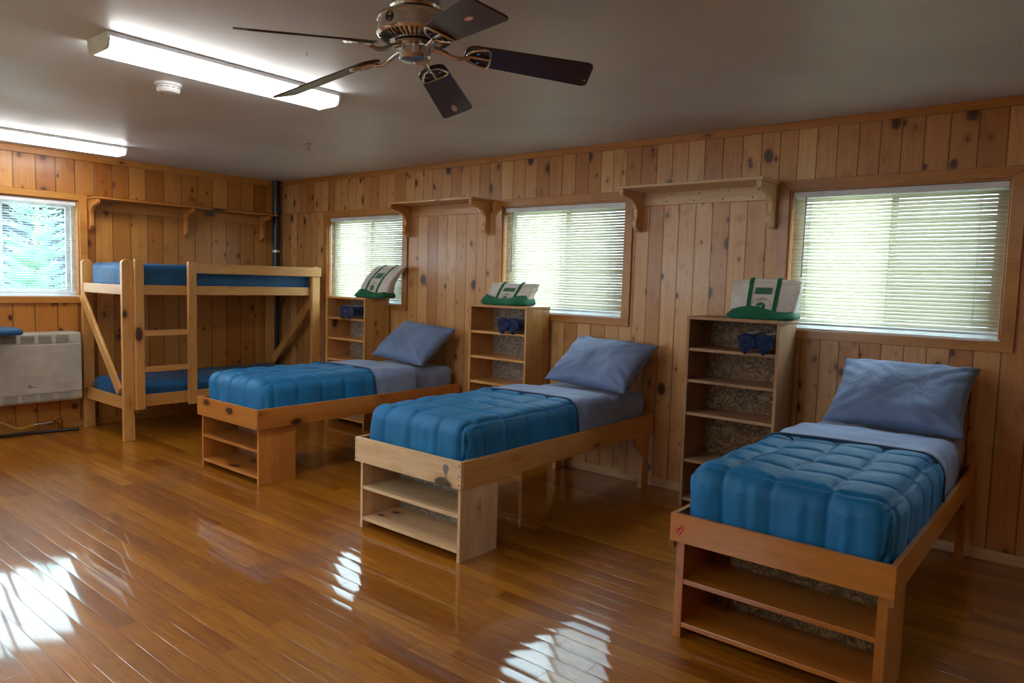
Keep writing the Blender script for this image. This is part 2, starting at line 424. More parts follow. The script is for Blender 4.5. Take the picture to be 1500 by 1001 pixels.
def screen_mat():
    n = N('insect_screen'); t = n.n('ShaderNodeBsdfTransparent'); t.inputs[0].default_value = (1, 1, 1, 1)
    d = n.n('ShaderNodeBsdfDiffuse'); d.inputs[0].default_value = (.12, .12, .12, 1)
    mx = n.n('ShaderNodeMixShader'); mx.inputs[0].default_value = .30; n.l(t.outputs[0], mx.inputs[1]); n.l(d.outputs[0], mx.inputs[2]); n.l(mx.outputs[0], n.out.inputs[0]); return n.m
M_SCREEN = screen_mat()
def lamp_mat():
    n = N('lit_acrylic_diffuser'); e = n.n('ShaderNodeEmission'); e.inputs[0].default_value = (1.0, .985, .955, 1); e.inputs[1].default_value = LAMP
    n.l(e.outputs[0], n.out.inputs[0]); return n.m
M_LAMP = lamp_mat()

# ------------------------------------------------------------------ room shell
RX, RY, RZ = 9.4, -6.4, 2.44
WT = .14
struct('floor', MB().box((-WT, RY-WT, -.12), (RX+WT, WT, 0)), M_FLOOR)
struct('ceiling', MB().box((-WT, RY-WT, RZ), (RX+WT, WT, RZ+.12)), M_CEIL)
ZB, ZT = 1.175, 2.03
def holed(axis, p0, p1, a, b, holes):
    """wall between planes p0,p1; runs a..b on the other axis, openings (lo, hi, z0, z1)"""
    mb = MB()
    def bx(u0, u1, z0, z1):
        if axis == 'y': mb.box((u0, p0, z0), (u1, p1, z1))
        else: mb.box((p0, u0, z0), (p1, u1, z1))
    u = a
    for lo, hi, z0, z1 in sorted(holes):
        bx(u, lo, 0, RZ); bx(lo, hi, 0, z0); bx(lo, hi, z1, RZ); u = hi
    bx(u, b, 0, RZ)
    return mb
WIN = [(.89, 2.04), (3.245, 4.407), (5.568, 6.70), (7.85, 9.0)]
LWIN = [(-5.9, -4.75), (-3.17, -2.02)]
FWIN = [(1.2, 2.35), (3.6, 4.75)]
struct('wall_back', holed('y', 0, WT, -WT, RX+WT, [(a, b, ZB, ZT) for a, b in WIN]), M_WB)
struct('wall_left', holed('x', -WT, 0, RY-WT, 0, [(a, b, ZB, ZT) for a, b in LWIN]), M_WL)
struct('wall_front', holed('y', RY-WT, RY, -WT, RX+WT, [(a, b, ZB, ZT) for a, b in FWIN]), M_WB)
struct('wall_right', MB().box((RX, RY, 0), (RX+WT, 0, RZ)), M_WL)
# strips under the ceiling and along the floor
struct('trim_1', MB().box((.022, -.022, RZ-.046), (RX, 0, RZ)), M_TRIM[0], bevel=.003)
struct('trim_2', MB().box((0, RY, RZ-.056), (.022, 0, RZ)), M_TRIM[1], bevel=.003)
struct('baseboard_back', MB().box((.016, -.016, 0), (RX, 0, .058)), M_PALE[0], bevel=.003)
struct('baseboard_left', MB().box((0, RY, 0), (.016, 0, .06)), M_TRIM[1], bevel=.003)

def casing(n, axis, p, s, lo, hi, zb, zt, w=.064, t=.018):
    """mitred casing round an opening; s = direction into the room"""
    mb = MB()
    o_ = [(lo-w, zb-w*.85), (hi+w, zb-w*.85), (hi+w, zt+w*.9), (lo-w, zt+w*.9)]
    i_ = [(lo, zb), (hi, zb), (hi, zt), (lo, zt)]
    def P(u, z): return (u, p, z) if axis == 'y' else (p, u, z)
    off = (0, s*t, 0) if axis == 'y' else (s*t, 0, 0)
    g = .0008
    for k in range(4):
        a, b = k, (k+1) % 4
        mb.prism([P(*o_[a]), P(*o_[b]), P(*i_[b]), P(*i_[a])], off)
    return struct('trim_%d' % n, mb, [M_TRIM[0]] if axis == 'y' else [M_TRIM[1]], bevel=.0025)

def window(n, axis, p, s, lo, hi, screen=True):
    """white sliding window set in the outer half of the opening; s = direction into the room"""
    zb, zt = ZB, ZT
    def B(mb, u0, u1, d0, d1, z0, z1):   # d = depth from inner wall face outwards
        a, b = p - s*d0, p - s*d1
        if axis == 'y': mb.box((u0, min(a, b), z0), (u1, max(a, b), z1))
        else: mb.box((min(a, b), u0, z0), (max(a, b), u1, z1))
    e = .002
    fr = MB()
    f = .035
    B(fr, lo+e, hi-e, .085, .135, zb+e, zb+f); B(fr, lo+e, hi-e, .085, .135, zt-f, zt-e)
    B(fr, lo+e, lo+f, .085, .135, zb+f, zt-f); B(fr, hi-f, hi-e, .085, .135, zb+f, zt-f)
    w = struct('window_%d' % n, fr, M_VINYL, bevel=.003)
    m = (lo+hi)/2
    sa = MB()
    for (a, b, d) in ((lo+f, m+.02, .095), (m-.02, hi-f, .113)):
        B(sa, a, b, d, d+.016, zb+f, zb+f+.03); B(sa, a, b, d, d+.016, zt-f-.03, zt-f)
        B(sa, a, a+.035, d, d+.016, zb+f+.03, zt-f-.03); B(sa, b-.035, b, d, d+.016, zb+f+.03, zt-f-.03)
    obj('sash', sa, M_VINYL, w, bevel=.002)
    for (a, b, d) in ((lo+f+.035, m-.015, .102), (m+.015, hi-f-.035, .120)):
        g = MB(); B(g, a, b, d, d+.003, zb+f+.03, zt-f-.03); obj('glass_pane', g, M_GLASS, w)
    if screen:
        g = MB(); B(g, m+.01, hi-f, .131, .1315, zb+f, zt-f); obj('insect_screen', g, M_SCREEN, w)
    # pine jambs lining the opening, white sill board
    j = MB()
    B(j, lo+.0005, lo+.01, .001, .084, zb+.012, zt-.0005); B(j, hi-.01, hi-.0005, .001, .084, zb+.012, zt-.0005); B(j, lo+.01, hi-.01, .001, .084, zt-.01, zt-.0005)
    obj('jamb', j, M_TRIM[2], w)
    j = MB(); B(j, lo+.0005, hi-.0005, .001, .084, zb+.0005, zb+.012); obj('sill', j, M_VINYL, w, bevel=.002)
    return w

def blind(name, axis, p, s, lo, hi, tilt, label, mat, zbot=1.205, rot_open=False):
    """1-inch horizontal blind hung inside the opening; local origin at head rail centre"""
    m = (lo+hi)/2; L = (hi-lo)/2-.014; d = .036
    loc = (m, p-s*d, ZT-.012) if axis == 'y' else (p-s*d, m, ZT-.012)
    t = thing(name, loc, label, 'window blind', 'horizontal window blinds', 0)
    # local frame: u along the window, v towards room (s), z
    def V(u, v, z): return Vector((u, s*v, z)) if axis == 'y' else Vector((s*v, u, z))
    def B(mb, u0, u1, v0, v1, z0, z1):
        a, b = V(u0, v0, z0), V(u1, v1, z1)
        mb.box([min(a[i], b[i]) for i in range(3)], [max(a[i], b[i]) for i in range(3)])
    h = MB(); B(h, -L, L, -.018, .018, -.036, 0); obj('head_rail', h, M_WHITE, t, bevel=.003)
    sl = MB(); pitch = .0208; z = -.055; zend = zbot-(ZT-.012)
    k = 0
    while z > zend+.02:
        wob = random.uniform(-.03, .03); sag = random.uniform(-.0008, .0008)
        c, sn = cos(tilt+wob), sin(tilt+wob)
        prof = []
        for q in (-1, -.5, 0, .5, 1):
            v = q*.0125; cr = .0022*(1-q*q)
            # room edge (v>0) low, outer edge high for positive tilt
            prof.append((v*c - cr*sn*0 + cr*sn, -v*sn + cr*c))
        vs0 = [[sl.bm.verts.new(V(u, a, z+b+sag)) for a, b in prof] for u in (-L+.004, -L/3, L/3, L-.004)]
        for i in range(3):
            for j in range(4): sl.bm.faces.new((vs0[i][j], vs0[i+1][j], vs0[i+1][j+1], vs0[i][j+1]))
        z -= pitch; k += 1
    obj('slats', sl, mat, t, smooth=True, solid=.0006)
    b = MB(); B(b, -L+.003, L-.003, -.012, .012, zend-.001, zend+.013); obj('bottom_rail', b, M_WHITE, t, bevel=.003)
    for u in (-L*.82, 0, L*.78):
        c_ = MB()
        for v in (-.013, .0135): c_.tube([V(u, v, -.036), V(u, v, zend+.006)], .0009, 5)
        for sgn in (0,): c_.tube([V(u+.004, .015, -.036), V(u+.004, .015, zend+.006)], .0007, 5)
        obj('ladder_cord', c_, M_WHITE, t)
    wv = MB().tube([V(-L*.86, .022, -.03), V(-L*.865, .024, -.52)], .0034, 6)
    obj('tilt_wand', wv, simple('clear_grey_wand', (.34, .38, .40), .2), t, smooth=True)
    return t

k = 3
for i, (a, b) in enumerate(WIN):
    casing(k, 'y', 0, -1, a, b, ZB, ZT); k += 1
for i, (a, b) in enumerate(LWIN):
    casing(k, 'x', 0, 1, a, b, ZB, ZT); k += 1
for i, (a, b) in enumerate(FWIN):
    casing(k, 'y', RY, 1, a, b, ZB, ZT); k += 1
wi = 1
for a, b in WIN: window(wi, 'y', 0, -1, a, b); wi += 1
for a, b in LWIN: window(wi, 'x', 0, 1, a, b, False); wi += 1
for a, b in FWIN: window(wi, 'y', RY, 1, a, b, False); wi += 1
blind('window_blind', 'y', 0, -1, *WIN[0], radians(53), 'cream horizontal blind in the window nearest the room corner', M_SLAT)
blind('window_blind', 'y', 0, -1, *WIN[1], radians(52), 'cream horizontal blind in the window between the two short wall shelves', M_SLAT)
blind('window_blind', 'y', 0, -1, *WIN[2], radians(54), 'cream horizontal blind in the window above the nearest bed', M_SLAT)
blind('window_blind', 'x', 0, 1, *LWIN[1], radians(6), 'white open-slatted blind above the wall heater with a fir tree showing through', M_SLATW)

# ------------------------------------------------------------------ beds with foot shelves
def bed(loc, w, L, top, low, mats, label, th, nails=0, mark=None):
    """local origin at left front floor corner (x right, y towards the wall)"""
    fm, sm, pm, om = mats   # foot board, side rails, foot panels, shelves' back
    t = thing('bed_frame', loc, label, 'bed')
    b = MB().box((0, -.02, low), (w, 0, top))
    if nails:
        b.mi = 1
        for x in (.012, w-.012):
            for z in (low+.02, low+.065, top-.02): b.lathe([(.004, 0), (.004, .0015)], (x, -.0202, z), 8, Matrix.Rotation(pi/2, 3, 'X'))
        b.mi = 0
    o = obj('foot_board', b, [fm[0], M_NAIL], t, bevel=.0025)
    if mark == 'red':
        for xx in (.001, w-.019): obj('corner_block', MB().box((xx, -.017, low-.028), (xx+.018, -.001, low-.0005)), M_BROWN[0], t, bevel=.001)
        r = MB()
        for a, c in (((.03, .035), (.055, .075)), ((.042, .03), (.062, .066)), ((.028, .052), (.05, .06))):
            d = Vector((c[0]-a[0], 0, c[1]-a[1])).normalized()*.0; nrm = Vector((-(c[1]-a[1]), 0, c[0]-a[0])).normalized()*.0028
            A = Vector((a[0], -.0206, low+a[1])); Bv = Vector((c[0], -.0206, low+c[1]))
            r.prism([A-nrm, Bv-nrm, Bv+nrm, A+nrm], (0, -.0004, 0))
        obj('red_mark', r, M_REDMARK, t)
    if mark == 'stain':
        r = MB(); cx, cz = w-.105, low+.085
        r.prism([(cx+.02*cos(a)*(1+.15*sin(3*a)), -.0206, cz+.026*sin(a)) for a in [2*pi*i/18 for i in range(18)]], (0, -.0003, 0))
        r.prism([(cx-.002, -.0206, cz-.026), (cx-.002, -.0206, cz-.06), (cx+.006, -.0206, cz-.062), (cx+.008, -.0206, cz-.026)], (0, -.0003, 0))
        obj('grey_stain', r, simple('grey_stain', lin(126, 122, 120), .6), t)
    obj('side_rail', MB().box((0, 0, low), (.02, L, top)), sm[1], t, bevel=.0025)
    obj('side_rail', MB().box((w-.02, 0, low), (w, L, top)), sm[1], t, bevel=.0025)
    obj('head_board', MB().box((.02, L-.02, low), (w-.02, L, top)), sm[0], t, bevel=.0025)
    obj('mattress_deck', MB().box((.02, 0, low+.02), (w-.02, L-.02, low+.032)), M_OSB, t)
    # foot storage: two panels, back, two shelves
    pd = .29
    for i, x in enumerate((.021, w-.021-th)):
        b = MB().box((x, .004, 0), (x+th, pd, low+.019))
        if nails and i == 1:
            b.mi = 1
            for z in (.06, .235):
                for y in (.04, .11, .18, .25): b.lathe([(.0045, 0), (.0045, .001)], (x+th, y, z), 8, Matrix.Rotation(pi/2, 3, 'Y'))
            b.mi = 0
        obj('side_panel', b, [pm[2], M_PEG], t, bevel=.002)
    for z in (.045, .225): obj('shelf', MB().box((.021+th, .006, z), (w-.021-th, pd-.012, z+.02)), pm[0], t, bevel=.002)
    obj('back_panel', MB().box((.021+th, pd-.011, .01), (w-.021-th, pd, low+.018)), om, t)
    for i, (x, s) in enumerate(((.021, 1), (w-.021-.038, -1))):
        obj('leg', MB().box((x, L-.10, 0), (x+.038, L-.021, low+.019)), sm[2], t, bevel=.002)
        xx = x+.004 if s == 1 else x+.016
        obj('gusset', MB().prism([(xx, L-.10, low+.015), (xx, L-.24, low+.015), (xx, L-.10, low-.15)], (.018, 0, 0)), sm[1], t, bevel=.002)
    return t

def rounded_box(x0, x1, y0, y1, z0, z1, r, step=.016, rh=None, faces='tlrfh', uvfn=None, disp=None):
    """dense rounded shell: top, left, right, foot (y0) and head (y1) faces; rh = radius at head end"""
    mb = MB(); bm = mb.bm
    def seg(a, b): return max(2, int(round((b-a)/step)))
    nx, ny, nz = seg(x0, x1), seg(y0, y1), seg(z0, z1)
    def X(i): return x0+(x1-x0)*i/nx
    def Y(j): return y0+(y1-y0)*j/ny
    def Z(k_): return z0+(z1-z0)*k_/nz
    if 't' in faces: mb.grid(lambda a, b: Vector((x0+(x1-x0)*a, y0+(y1-y0)*b, z1)), nx, ny)
    if 'l' in faces: mb.grid(lambda a, b: Vector((x0, y0+(y1-y0)*a, z0+(z1-z0)*b)), ny, nz)
    if 'r' in faces: mb.grid(lambda a, b: Vector((x1, y0+(y1-y0)*a, z0+(z1-z0)*b)), ny, nz)
    if 'f' in faces: mb.grid(lambda a, b: Vector((x0+(x1-x0)*a, y0, z0+(z1-z0)*b)), nx, nz)
    if 'h' in faces: mb.grid(lambda a, b: Vector((x0+(x1-x0)*a, y1, z0+(z1-z0)*b)), nx, nz)
    if 'b' in faces: mb.grid(lambda a, b: Vector((x0+(x1-x0)*a, y0+(y1-y0)*b, z0)), nx, ny)
    bmesh.ops.remove_doubles(bm, verts=bm.verts, dist=1e-5)
    rh = r if rh is None else rh
    zb = z0+r if 'b' in faces else z0-1
    for v in bm.verts:
        p = v.co.copy()
        c = Vector((min(max(p.x, x0+r), x1-r), min(max(p.y, y0+r), y1-rh), min(max(p.z, zb), z1-r)))
        d = p-c
        if d.length < 1e-7: n = Vector((0, 0, 1))
        else: n = d.normalized()
        lim = r
        if p.y > y1-rh and rh < r:
            d2 = Vector((d.x/r, d.y/rh, d.z/r)); n = d2.normalized() if d2.length > 1e-6 else n
            q = c+Vector((n.x*r, n.y*rh, n.z*r))
        else: q = c+n*lim
        if disp: q = disp(q, n, p)
        v.co = q
    return mb

def quilted(hw, L0, L1, z0, z1, seed, cell=.196):
    """comforter over a mattress, tucked in; x -hw..hw, y L0..L1"""
    def disp(q, n, p):
        drop = max(0, z1-p.z)
        wx = n.x*n.x; wy = n.y*n.y
        u = p.x + (math.copysign(drop, p.x) if wx > .3 else 0)
        v = p.y - (drop if (wy > .3 and n.y < 0) else 0)
        if wx > .3: u *= 1.0
        nz = noise.noise_vector(Vector((p.x*2.6+seed, p.y*2.6, p.z*2.6)))
        u += nz.x*.022; v += nz.y*.022
        pu = abs(sin(pi*(u+.03)/cell)); pv = abs(sin(pi*(v/cell+.15)))
        du = math.asin(min(1, pu))*cell/pi; dv = math.asin(min(1, pv))*cell/pi
        fu = 1-math.exp(-du/.009); fv = 1-math.exp(-dv/.009)
        side = (wx > .55) or (wy > .55)
        if side and wx > .55: h = fv*(.65+.35*pv)
        elif side: h = fu*(.7+.3*pu)
        else: h = fu*fv*(.55+.45*(pu*pv)**.6)
        h *= .0205
        # gathered wrinkles where it is tucked at the foot and the sides
        wr = 0
        if wy > .3: wr = noise.noise(Vector((p.x*32+seed, p.z*3, 1.3)))*.007*min(1, drop/.08)
        elif wx > .3: wr = noise.noise(Vector((p.y*22+seed, p.z*3, 5.3)))*.004*min(1, drop/.08)
        lump = noise.noise(Vector((p.x*4+seed, p.y*4, p.z*4)))*.010 + noise.noise(Vector((p.x*11+seed, p.y*11, p.z*7)))*.004
        q = q + n*(h+wr+lump-.004)
        # sides bulge a little
        return q
    return rounded_box(-hw, hw, L0, L1, z0, z1, .075, .0095, .035, 'tlrfh', disp=disp)

def bedding(bx, by, w, L, top, seed, yfold, yend, who, prot_pillow, ztop=.700, skew=.03):
    cx = bx+w/2
    # mattress with its fitted sheet
    def md(q, n, p):
        return q + n*(noise.noise(Vector((p.x*9+seed, p.y*14, p.z*6)))*.006*(1 if n.z < .6 else .35))
    m = rounded_box(-w/2+.050, w/2-.050, -L+.075, -.03, 0, ztop-.022-(top-.095), .055, .02, None, 'tlrfhb', disp=md)
    o = obj('mattress', m, M_GREY, smooth=True, loc=(cx, by, top-.095)); tag(o, 'mattress in blue-grey sheet on '+who, 'mattress', 'mattresses on the single beds')
    # comforter
    t = thing('comforter', (cx, by, 0), 'quilted teal comforter on '+who, 'comforter', 'teal quilted comforters')
    hw = w/2-.034
    q = quilted(hw, -L+.047, yfold, top-.055, ztop, seed)
    for v in q.bm.verts:   # the turned-down edge runs slightly askew
        f = max(0, (v.co.y-(yfold-.5))/.5); v.co.y += f*(skew*(v.co.x/hw)-.035*abs(v.co.x/hw)**2 + .055*max(0, ztop-.08-v.co.z)/.1*.3)
    obj('quilted_cover', q, M_TEAL, t, smooth=True)
    # turned-back lining: thin layer from fold to yend
    def bd(q_, n, p):
        s = .004+noise.noise(Vector((p.x*7+seed, p.y*9, p.z*5)))*.008 + noise.noise(Vector((p.x*20, p.y*16+seed, p.z*12)))*.003
        # thicker soft roll at the fold
        k_ = max(0, 1-abs(p.y-(yfold-.02))/.12)
        return q_ + n*(s+.012*k_)
    b = rounded_box(-hw-.003, hw+.003, yfold-.03, yend, top-.055, ztop+.006, .072, .016, .03, 'tlrfh', disp=bd)
    for v in b.bm.verts:
        v.co.y += (skew*(v.co.x/hw)-.035*abs(v.co.x/hw)**2)+ .05*max(0, ztop-.08-v.co.z)/.1*.3
        # the foot end of the band is open: pull its face down onto the quilt
    o = obj('turned_back_lining', b, M_GREY, t, smooth=True); o['label'] = 'blue-grey lining folded back over the teal'
    e = MB(); pts = []
    for i in range(41):
        a = -1+2*i/40
        arc = hw*2-.15+2*(.075*pi/2)+2*(ztop-.075-(top-.03))
        s_ = (a*arc/2)
        flat = hw-.075; qr = .075*pi/2
        x_ = abs(s_)
        if x_ < flat: px, pz = x_, ztop
        elif x_ < flat+qr: th_ = (x_-flat)/.075; px, pz = flat+.075*sin(th_), ztop-.075+.075*cos(th_)
        else: px, pz = hw, ztop-.075-(x_-flat-qr)
        nx_, nz_ = (0, 1) if x_ < flat else ((sin(min((x_-flat)/.075, pi/2)), cos(min((x_-flat)/.075, pi/2))))
        px += nx_*.017; pz += nz_*.017
        X_ = math.copysign(px, s_)
        Y_ = yfold-.034+(skew*(X_/hw)-.035*abs(X_/hw)**2)+.05*max(0, ztop-.08-pz)/.1*.3
        pts.append((X_, Y_, pz))
    e.tube(pts, .0085, 8); o = obj('edge_piping', e, M_TEALD, t, smooth=True); o['label'] = 'dark teal edge of the comforter'
    return t

def pillow(loc, w, h, rx, rz, ry, seed, label, th=.085):
    mb = MB(); n = 44
    def fn(sgn):
        def f(a, b):
            u, v = 2*a-1, 2*b-1
            e = (max(0, 1-abs(u)**2.6)**.5)*(max(0, 1-abs(v)**2.4)**.5)
            # pinched sides, pointed corners
            px = u*w/2*(1-.055*(1-v*v)**1.0*abs(u)**3)*(1+.02*abs(u*v)**4)
            py = v*h/2*(1-.065*(1-u*u)**1.0*abs(v)**3)*(1+.03*abs(u*v)**4)
            z = sgn*th*e**.85
            k_ = noise.noise(Vector((px*5+seed, py*5, sgn*2)))*.020*e + noise.noise(Vector((px*16+seed, py*11, sgn)))*.006*min(1, e*3)
            # radiating creases near the corners
            k_ += sin((u-v*math.copysign(1, u*v+1e-9))*17+seed)*.006*min(1, abs(u*v)*1.4)*min(1, e*3)
            return Vector((px, py, z+k_*sgn))
        return f
    mb.grid(fn(1), n, n); mb.grid(fn(-1), n, n)
    bmesh.ops.remove_doubles(mb.bm, verts=mb.bm.verts, dist=.0008)
    o = obj('pillow', mb, M_PILLOW, smooth=True)
    o.location = loc; o.rotation_euler = (rx, ry, rz)
    return tag(o, label, 'pillow', 'blue-grey pillows')

BEDS = [
 dict(x=2.045, y=-1.966, w=.801, top=.524, low=.388, mats=(M_ORANGE, M_ORANGE, M_ORANGE, M_BROWN[2]), nails=0, mark=None, who='the far single bed nearest the bunk', fold=-.90, end=-.46,
      lab='orange pine single bed with foot shelves, next to the bunk bed', th=.019),
 dict(x=3.9065, y=-1.9945, w=.822, top=.5236, low=.386, mats=(M_PALE, M_GOLD, M_PALE, M_OSBG), nails=1, mark='stain', who='the middle single bed', fold=-.90, end=-.50,
      lab='single bed with pale knotty foot board and shelves, middle of three', th=.019),
 dict(x=5.8294, y=-1.936, w=.8175, top=.515, low=.400, mats=(M_RED, M_RED, M_RED, M_OSB), nails=0, mark='red', who='the nearest single bed', fold=-.91, end=-.44,
      lab='red-brown single bed with a red mark on its foot board', th=.034)]
for i, b in enumerate(BEDS):
    L = -b['y']-.045
    bt = bed((b['x'], b['y'], 0), b['w'], L, b['top'], b['low'], b['mats'], b['lab'], b['th'], b['nails'], b['mark'])
    bt['group'] = 'single beds in a row'
    bedding(b['x'], -.045, b['w'], L, b['top'], 3.1+i*7.7, b['fold'], b['end'], b['who'], None)
pillow((2.50, -.285, .872), .66, .46, radians(39), radians(-3), radians(3), 1.0, 'blue-grey pillow leaning on the wall at the head of the far bed')
pillow((4.42, -.285, .872), .68, .47, radians(38), radians(-4), radians(2), 4.0, 'blue-grey pillow leaning on the wall at the head of the middle bed')
pillow((6.30, -.275, .872), .66, .47, radians(42), radians(-1), radians(0), 9.0, 'blue-grey pillow leaning on the wall at the head of the nearest bed')

# ------------------------------------------------------------------ bookcases
def bookcase(x, mats, om, label, zs):
    w, d, h = .587, .309, 1.234
    t = thing('bookcase', (x, -.018, 0), label, 'bookcase', 'open bookcases between the beds'); y0 = -d+.016
    for xx in (0, w-.019): obj('side_panel', MB().box((xx, y0, 0), (xx+.019, -.004, h-.02)), mats[2], t, bevel=.002)
    obj('top_board', MB().box((-.004, y0-.004, h-.02), (w+.004, -.002, h)), mats[0], t, bevel=.002)
    for z in zs: obj('shelf', MB().box((.019, y0+.006, z-.02), (w-.019, -.014, z)), mats[0], t, bevel=.002)
    obj('back_panel', MB().box((.019, -.013, .02), (w-.019, -.004, h-.02)), om, t)
    return t
bookcase(1.2896, M_GOLD, M_OSBG, 'golden pine bookcase under the window nearest the room corner', (.08, .43, .635, .84, 1.035))
bookcase(3.183, M_GOLD, M_OSBG, 'golden pine bookcase between the far bed and the middle bed', (.08, .42, .622, .824, 1.025))
bookcase(5.071, M_DULL, M_OSB, 'weathered bookcase with a flake board back beside the nearest bed', (.06, .315, .62, .832, 1.033))

# ------------------------------------------------------------------ wall shelves
def wall_shelf(loc, L, depth, rz, brackets, mats, label, bz=.27):
    """local x along wall, -y into the room, z=0 at board top"""
    t = thing('wall_shelf', loc, label, 'shelf', 'bracketed wall shelves', rz)
    obj('top_board', MB().box((0, -depth, -.018), (L, -.001, 0)), mats[0], t, bevel=.003)
    b = MB().box((.01, -.02, -.105), (L-.01, -.001, -.019)); b.mi = 1
    for xx in (.1, .3, .5, .7, .9):
        for z in (-.04, -.085): b.lathe([(.005, 0), (.005, .001)], (L*xx+(z*.8), -.0202, z), 8, Matrix.Rotation(pi/2, 3, 'X'))
    obj('back_board', b, [mats[0], M_NAIL], t, bevel=.002)
    for x in brackets:
        D = depth-.03
        pr = [(0, 0), (-D, 0), (-D, -.028), (-D+.01, -.042), (-D+.045, -.050), (-D*.55, -.060), (-D*.36, -.085), (-D*.26, -.12), (-D*.25, -.165), (-D*.30, -.20), (-D*.30, -.232), (-D*.2, -.258), (-D*.08, -bz), (0, -bz)]
        obj('bracket', MB().prism([(x, a-.021, z-.0185) for a, z in pr], (.032, 0, 0)), mats[1], t, bevel=.004)
    return t
wall_shelf((4.505, 0, 2.083), 1.0, .30, 0, (.012, .955), M_PALE, 'pale pine wall shelf above the weathered bookcase')
wall_shelf((2.12, 0, 2.092), 1.02, .27, 0, (.01, .975), M_GOLD, 'golden pine wall shelf between the corner window and the middle window')
wall_shelf((0, -1.96, 2.065), 1.80, .22, pi/2, (.01, .87, 1.70), M_ORANGE, 'long orange pine wall shelf over the bunk bed on three brackets')

# ------------------------------------------------------------------ bunk bed
t = thing('bunk_bed', (0, 0, 0), 'golden pine bunk bed with a ladder on its front, in the room corner', 'bunk bed')
G = M_GOLD
def post(x, y, wx, wy):
    z = 1.515; r = wy/2
    pts = [(x, y, 0), (x, y+wy, 0), (x, y+wy, z-r*.8)] + [(x, y+r+r*cos(a), z-r*.8+r*.8*sin(a)) for a in [pi*k/8 for k in range(1, 8)]] + [(x, y, z-r*.8)]
    obj('post', MB().prism(pts, (wx, 0, 0)), G[2], t, bevel=.003)
post(.878, -2.036, .04, .088); post(.878, -.205, .04, .088); post(.055, -2.036, .04, .088); post(.055, -.205, .04, .088)
for z0, z1 in ((1.222, 1.304), (.272, .372)):
    obj('side_rail', MB().box((.852, -1.948, z0), (.878, -.205, z1)), G[1], t, bevel=.003)
    obj('side_rail', MB().box((.095, -1.948, z0), (.121, -.205, z1)), G[1], t, bevel=.003)
    obj('end_rail', MB().box((.095, -2.03, z0), (.878, -2.004, z1)), G[0], t, bevel=.003)
    obj('end_rail', MB().box((.095, -.150, z0), (.878, -.124, z1)), G[0], t, bevel=.003)
    obj('slat_base', MB().box((.121, -2.0, z0+.02), (.852, -.152, z0+.034)), M_OSB, t)
obj('guard_rail', MB().box((.919, -1.425, 1.415), (.941, -.118, 1.505)), G[1], t, bevel=.003)
for y in (-1.948, -1.50):
    obj('ladder_stile', MB().box((.919, y, .262), (.957, y+.07, 1.515)), G[2], t, bevel=.003)
for z in (.88, .575): obj('ladder_rung', MB().box((.921, -1.878, z), (.955, -1.50, z+.045)), G[1], t, bevel=.003)
def brace(y, x0, z0, x1, z1, w=.085):
    d = Vector((x1-x0, 0, z1-z0)).normalized(); n_ = Vector((-d.z, 0, d.x))*w/2
    A, B_ = Vector((x0, y, z0)), Vector((x1, y, z1))
    obj('diagonal_brace', MB().prism([A-n_, B_-n_, B_+n_, A+n_], (0, .024, 0)), G[2], t, bevel=.003)
brace(-2.056, .10, 1.20, .862, .42); brace(-.176, .15, .50, .86, 1.19)
def bunk_mattress(z0, z1, seed, label):
    def md(q, n, p):
        return q + n*(noise.noise(Vector((p.x*7+seed, p.y*7, p.z*4)))*.010+noise.noise(Vector((p.x*24+seed, p.y*24, p.z*5)))*.004*(1 if n.z < .7 else .4))
    m = rounded_box(.135, .838, -1.985, -.165, z0, z1, .05, .02, None, 'tlrfhb', disp=md)
    tag(obj('mattress', m, M_BUNKM, smooth=True), label, 'mattress', 'blue bunk mattresses')
bunk_mattress(1.262, 1.485, 2, 'blue mattress on the upper bunk'); bunk_mattress(.312, .47, 5, 'blue mattress on the lower bunk')

# ------------------------------------------------------------------ heater, its hose, folded mat, corner pipe
t = thing('wall_heater', (0, -3.22, 0), 'cream gas wall heater with louvred vents under the left window', 'heater')
HL = 1.13
b = MB()
b.prism([(.002, 0, .28), (.185, 0, .28), (.20, 0, .30), (.20, 0, .80), (.192, 0, .862), (.180, 0, .872), (.002, 0, .872)], (0, HL, 0))
obj('casing', b, M_HEAT, t, bevel=.006)
b = MB().box((.2, .003, .36), (.209, HL-.004, .775)); obj('front_panel', b, M_HEAT, t, bevel=.005)
for nm, z0, n_ in (('upper_vent', .79, 7), ('lower_vent', .295, 6)):
    b = MB(); c = MB()
    for g in range(8):
        y0 = HL-.20-g*.13
        if y0 < .01: break
        b.box((.1995, y0, z0), (.2012, y0+.10, z0+n_*.008+.006))
        for i in range(n_):
            zz = z0+.004+i*.0082
            c.prism([(.2005, y0, zz), (.2055, y0, zz), (.2055, y0, zz+.0022), (.2005, y0, zz+.0045)], (0, .10, 0))
    v = obj(nm, b, simple('grey_green_vent', (.16, .17, .15), .5), t); obj('louvres', c, M_HEAT, v)
b = MB()
y0, z0 = HL-.42, .415
for k_, (a, c, w) in enumerate((((0, .012), (.035, .004), .004), ((.006, .012), (.016, .024), .005), ((.016, .024), (.03, .002), .004), ((.0, .001), (.07, .001), .0022), ((.036, .006), (.062, .006), .003))):
    A = Vector((.2092, y0+a[0], z0+a[1])); B_ = Vector((.2092, y0+c[0], z0+c[1])); d = (B_-A).normalized(); n_ = Vector((0, -d.z, d.y))*w/2
    b.prism([A-n_, B_-n_, B_+n_, A+n_], (.0006, 0, 0))
obj('badge', b, M_BLACK, t)
b = MB()
for i in range(4): b.box((.2092, HL-.20, .40+i*.012), (.2096, HL-.20+.13-(.02 if i == 0 else 0), .4035+i*.012))
obj('printed_notice', b, simple('faded_print', (.30, .29, .27), .7), t)

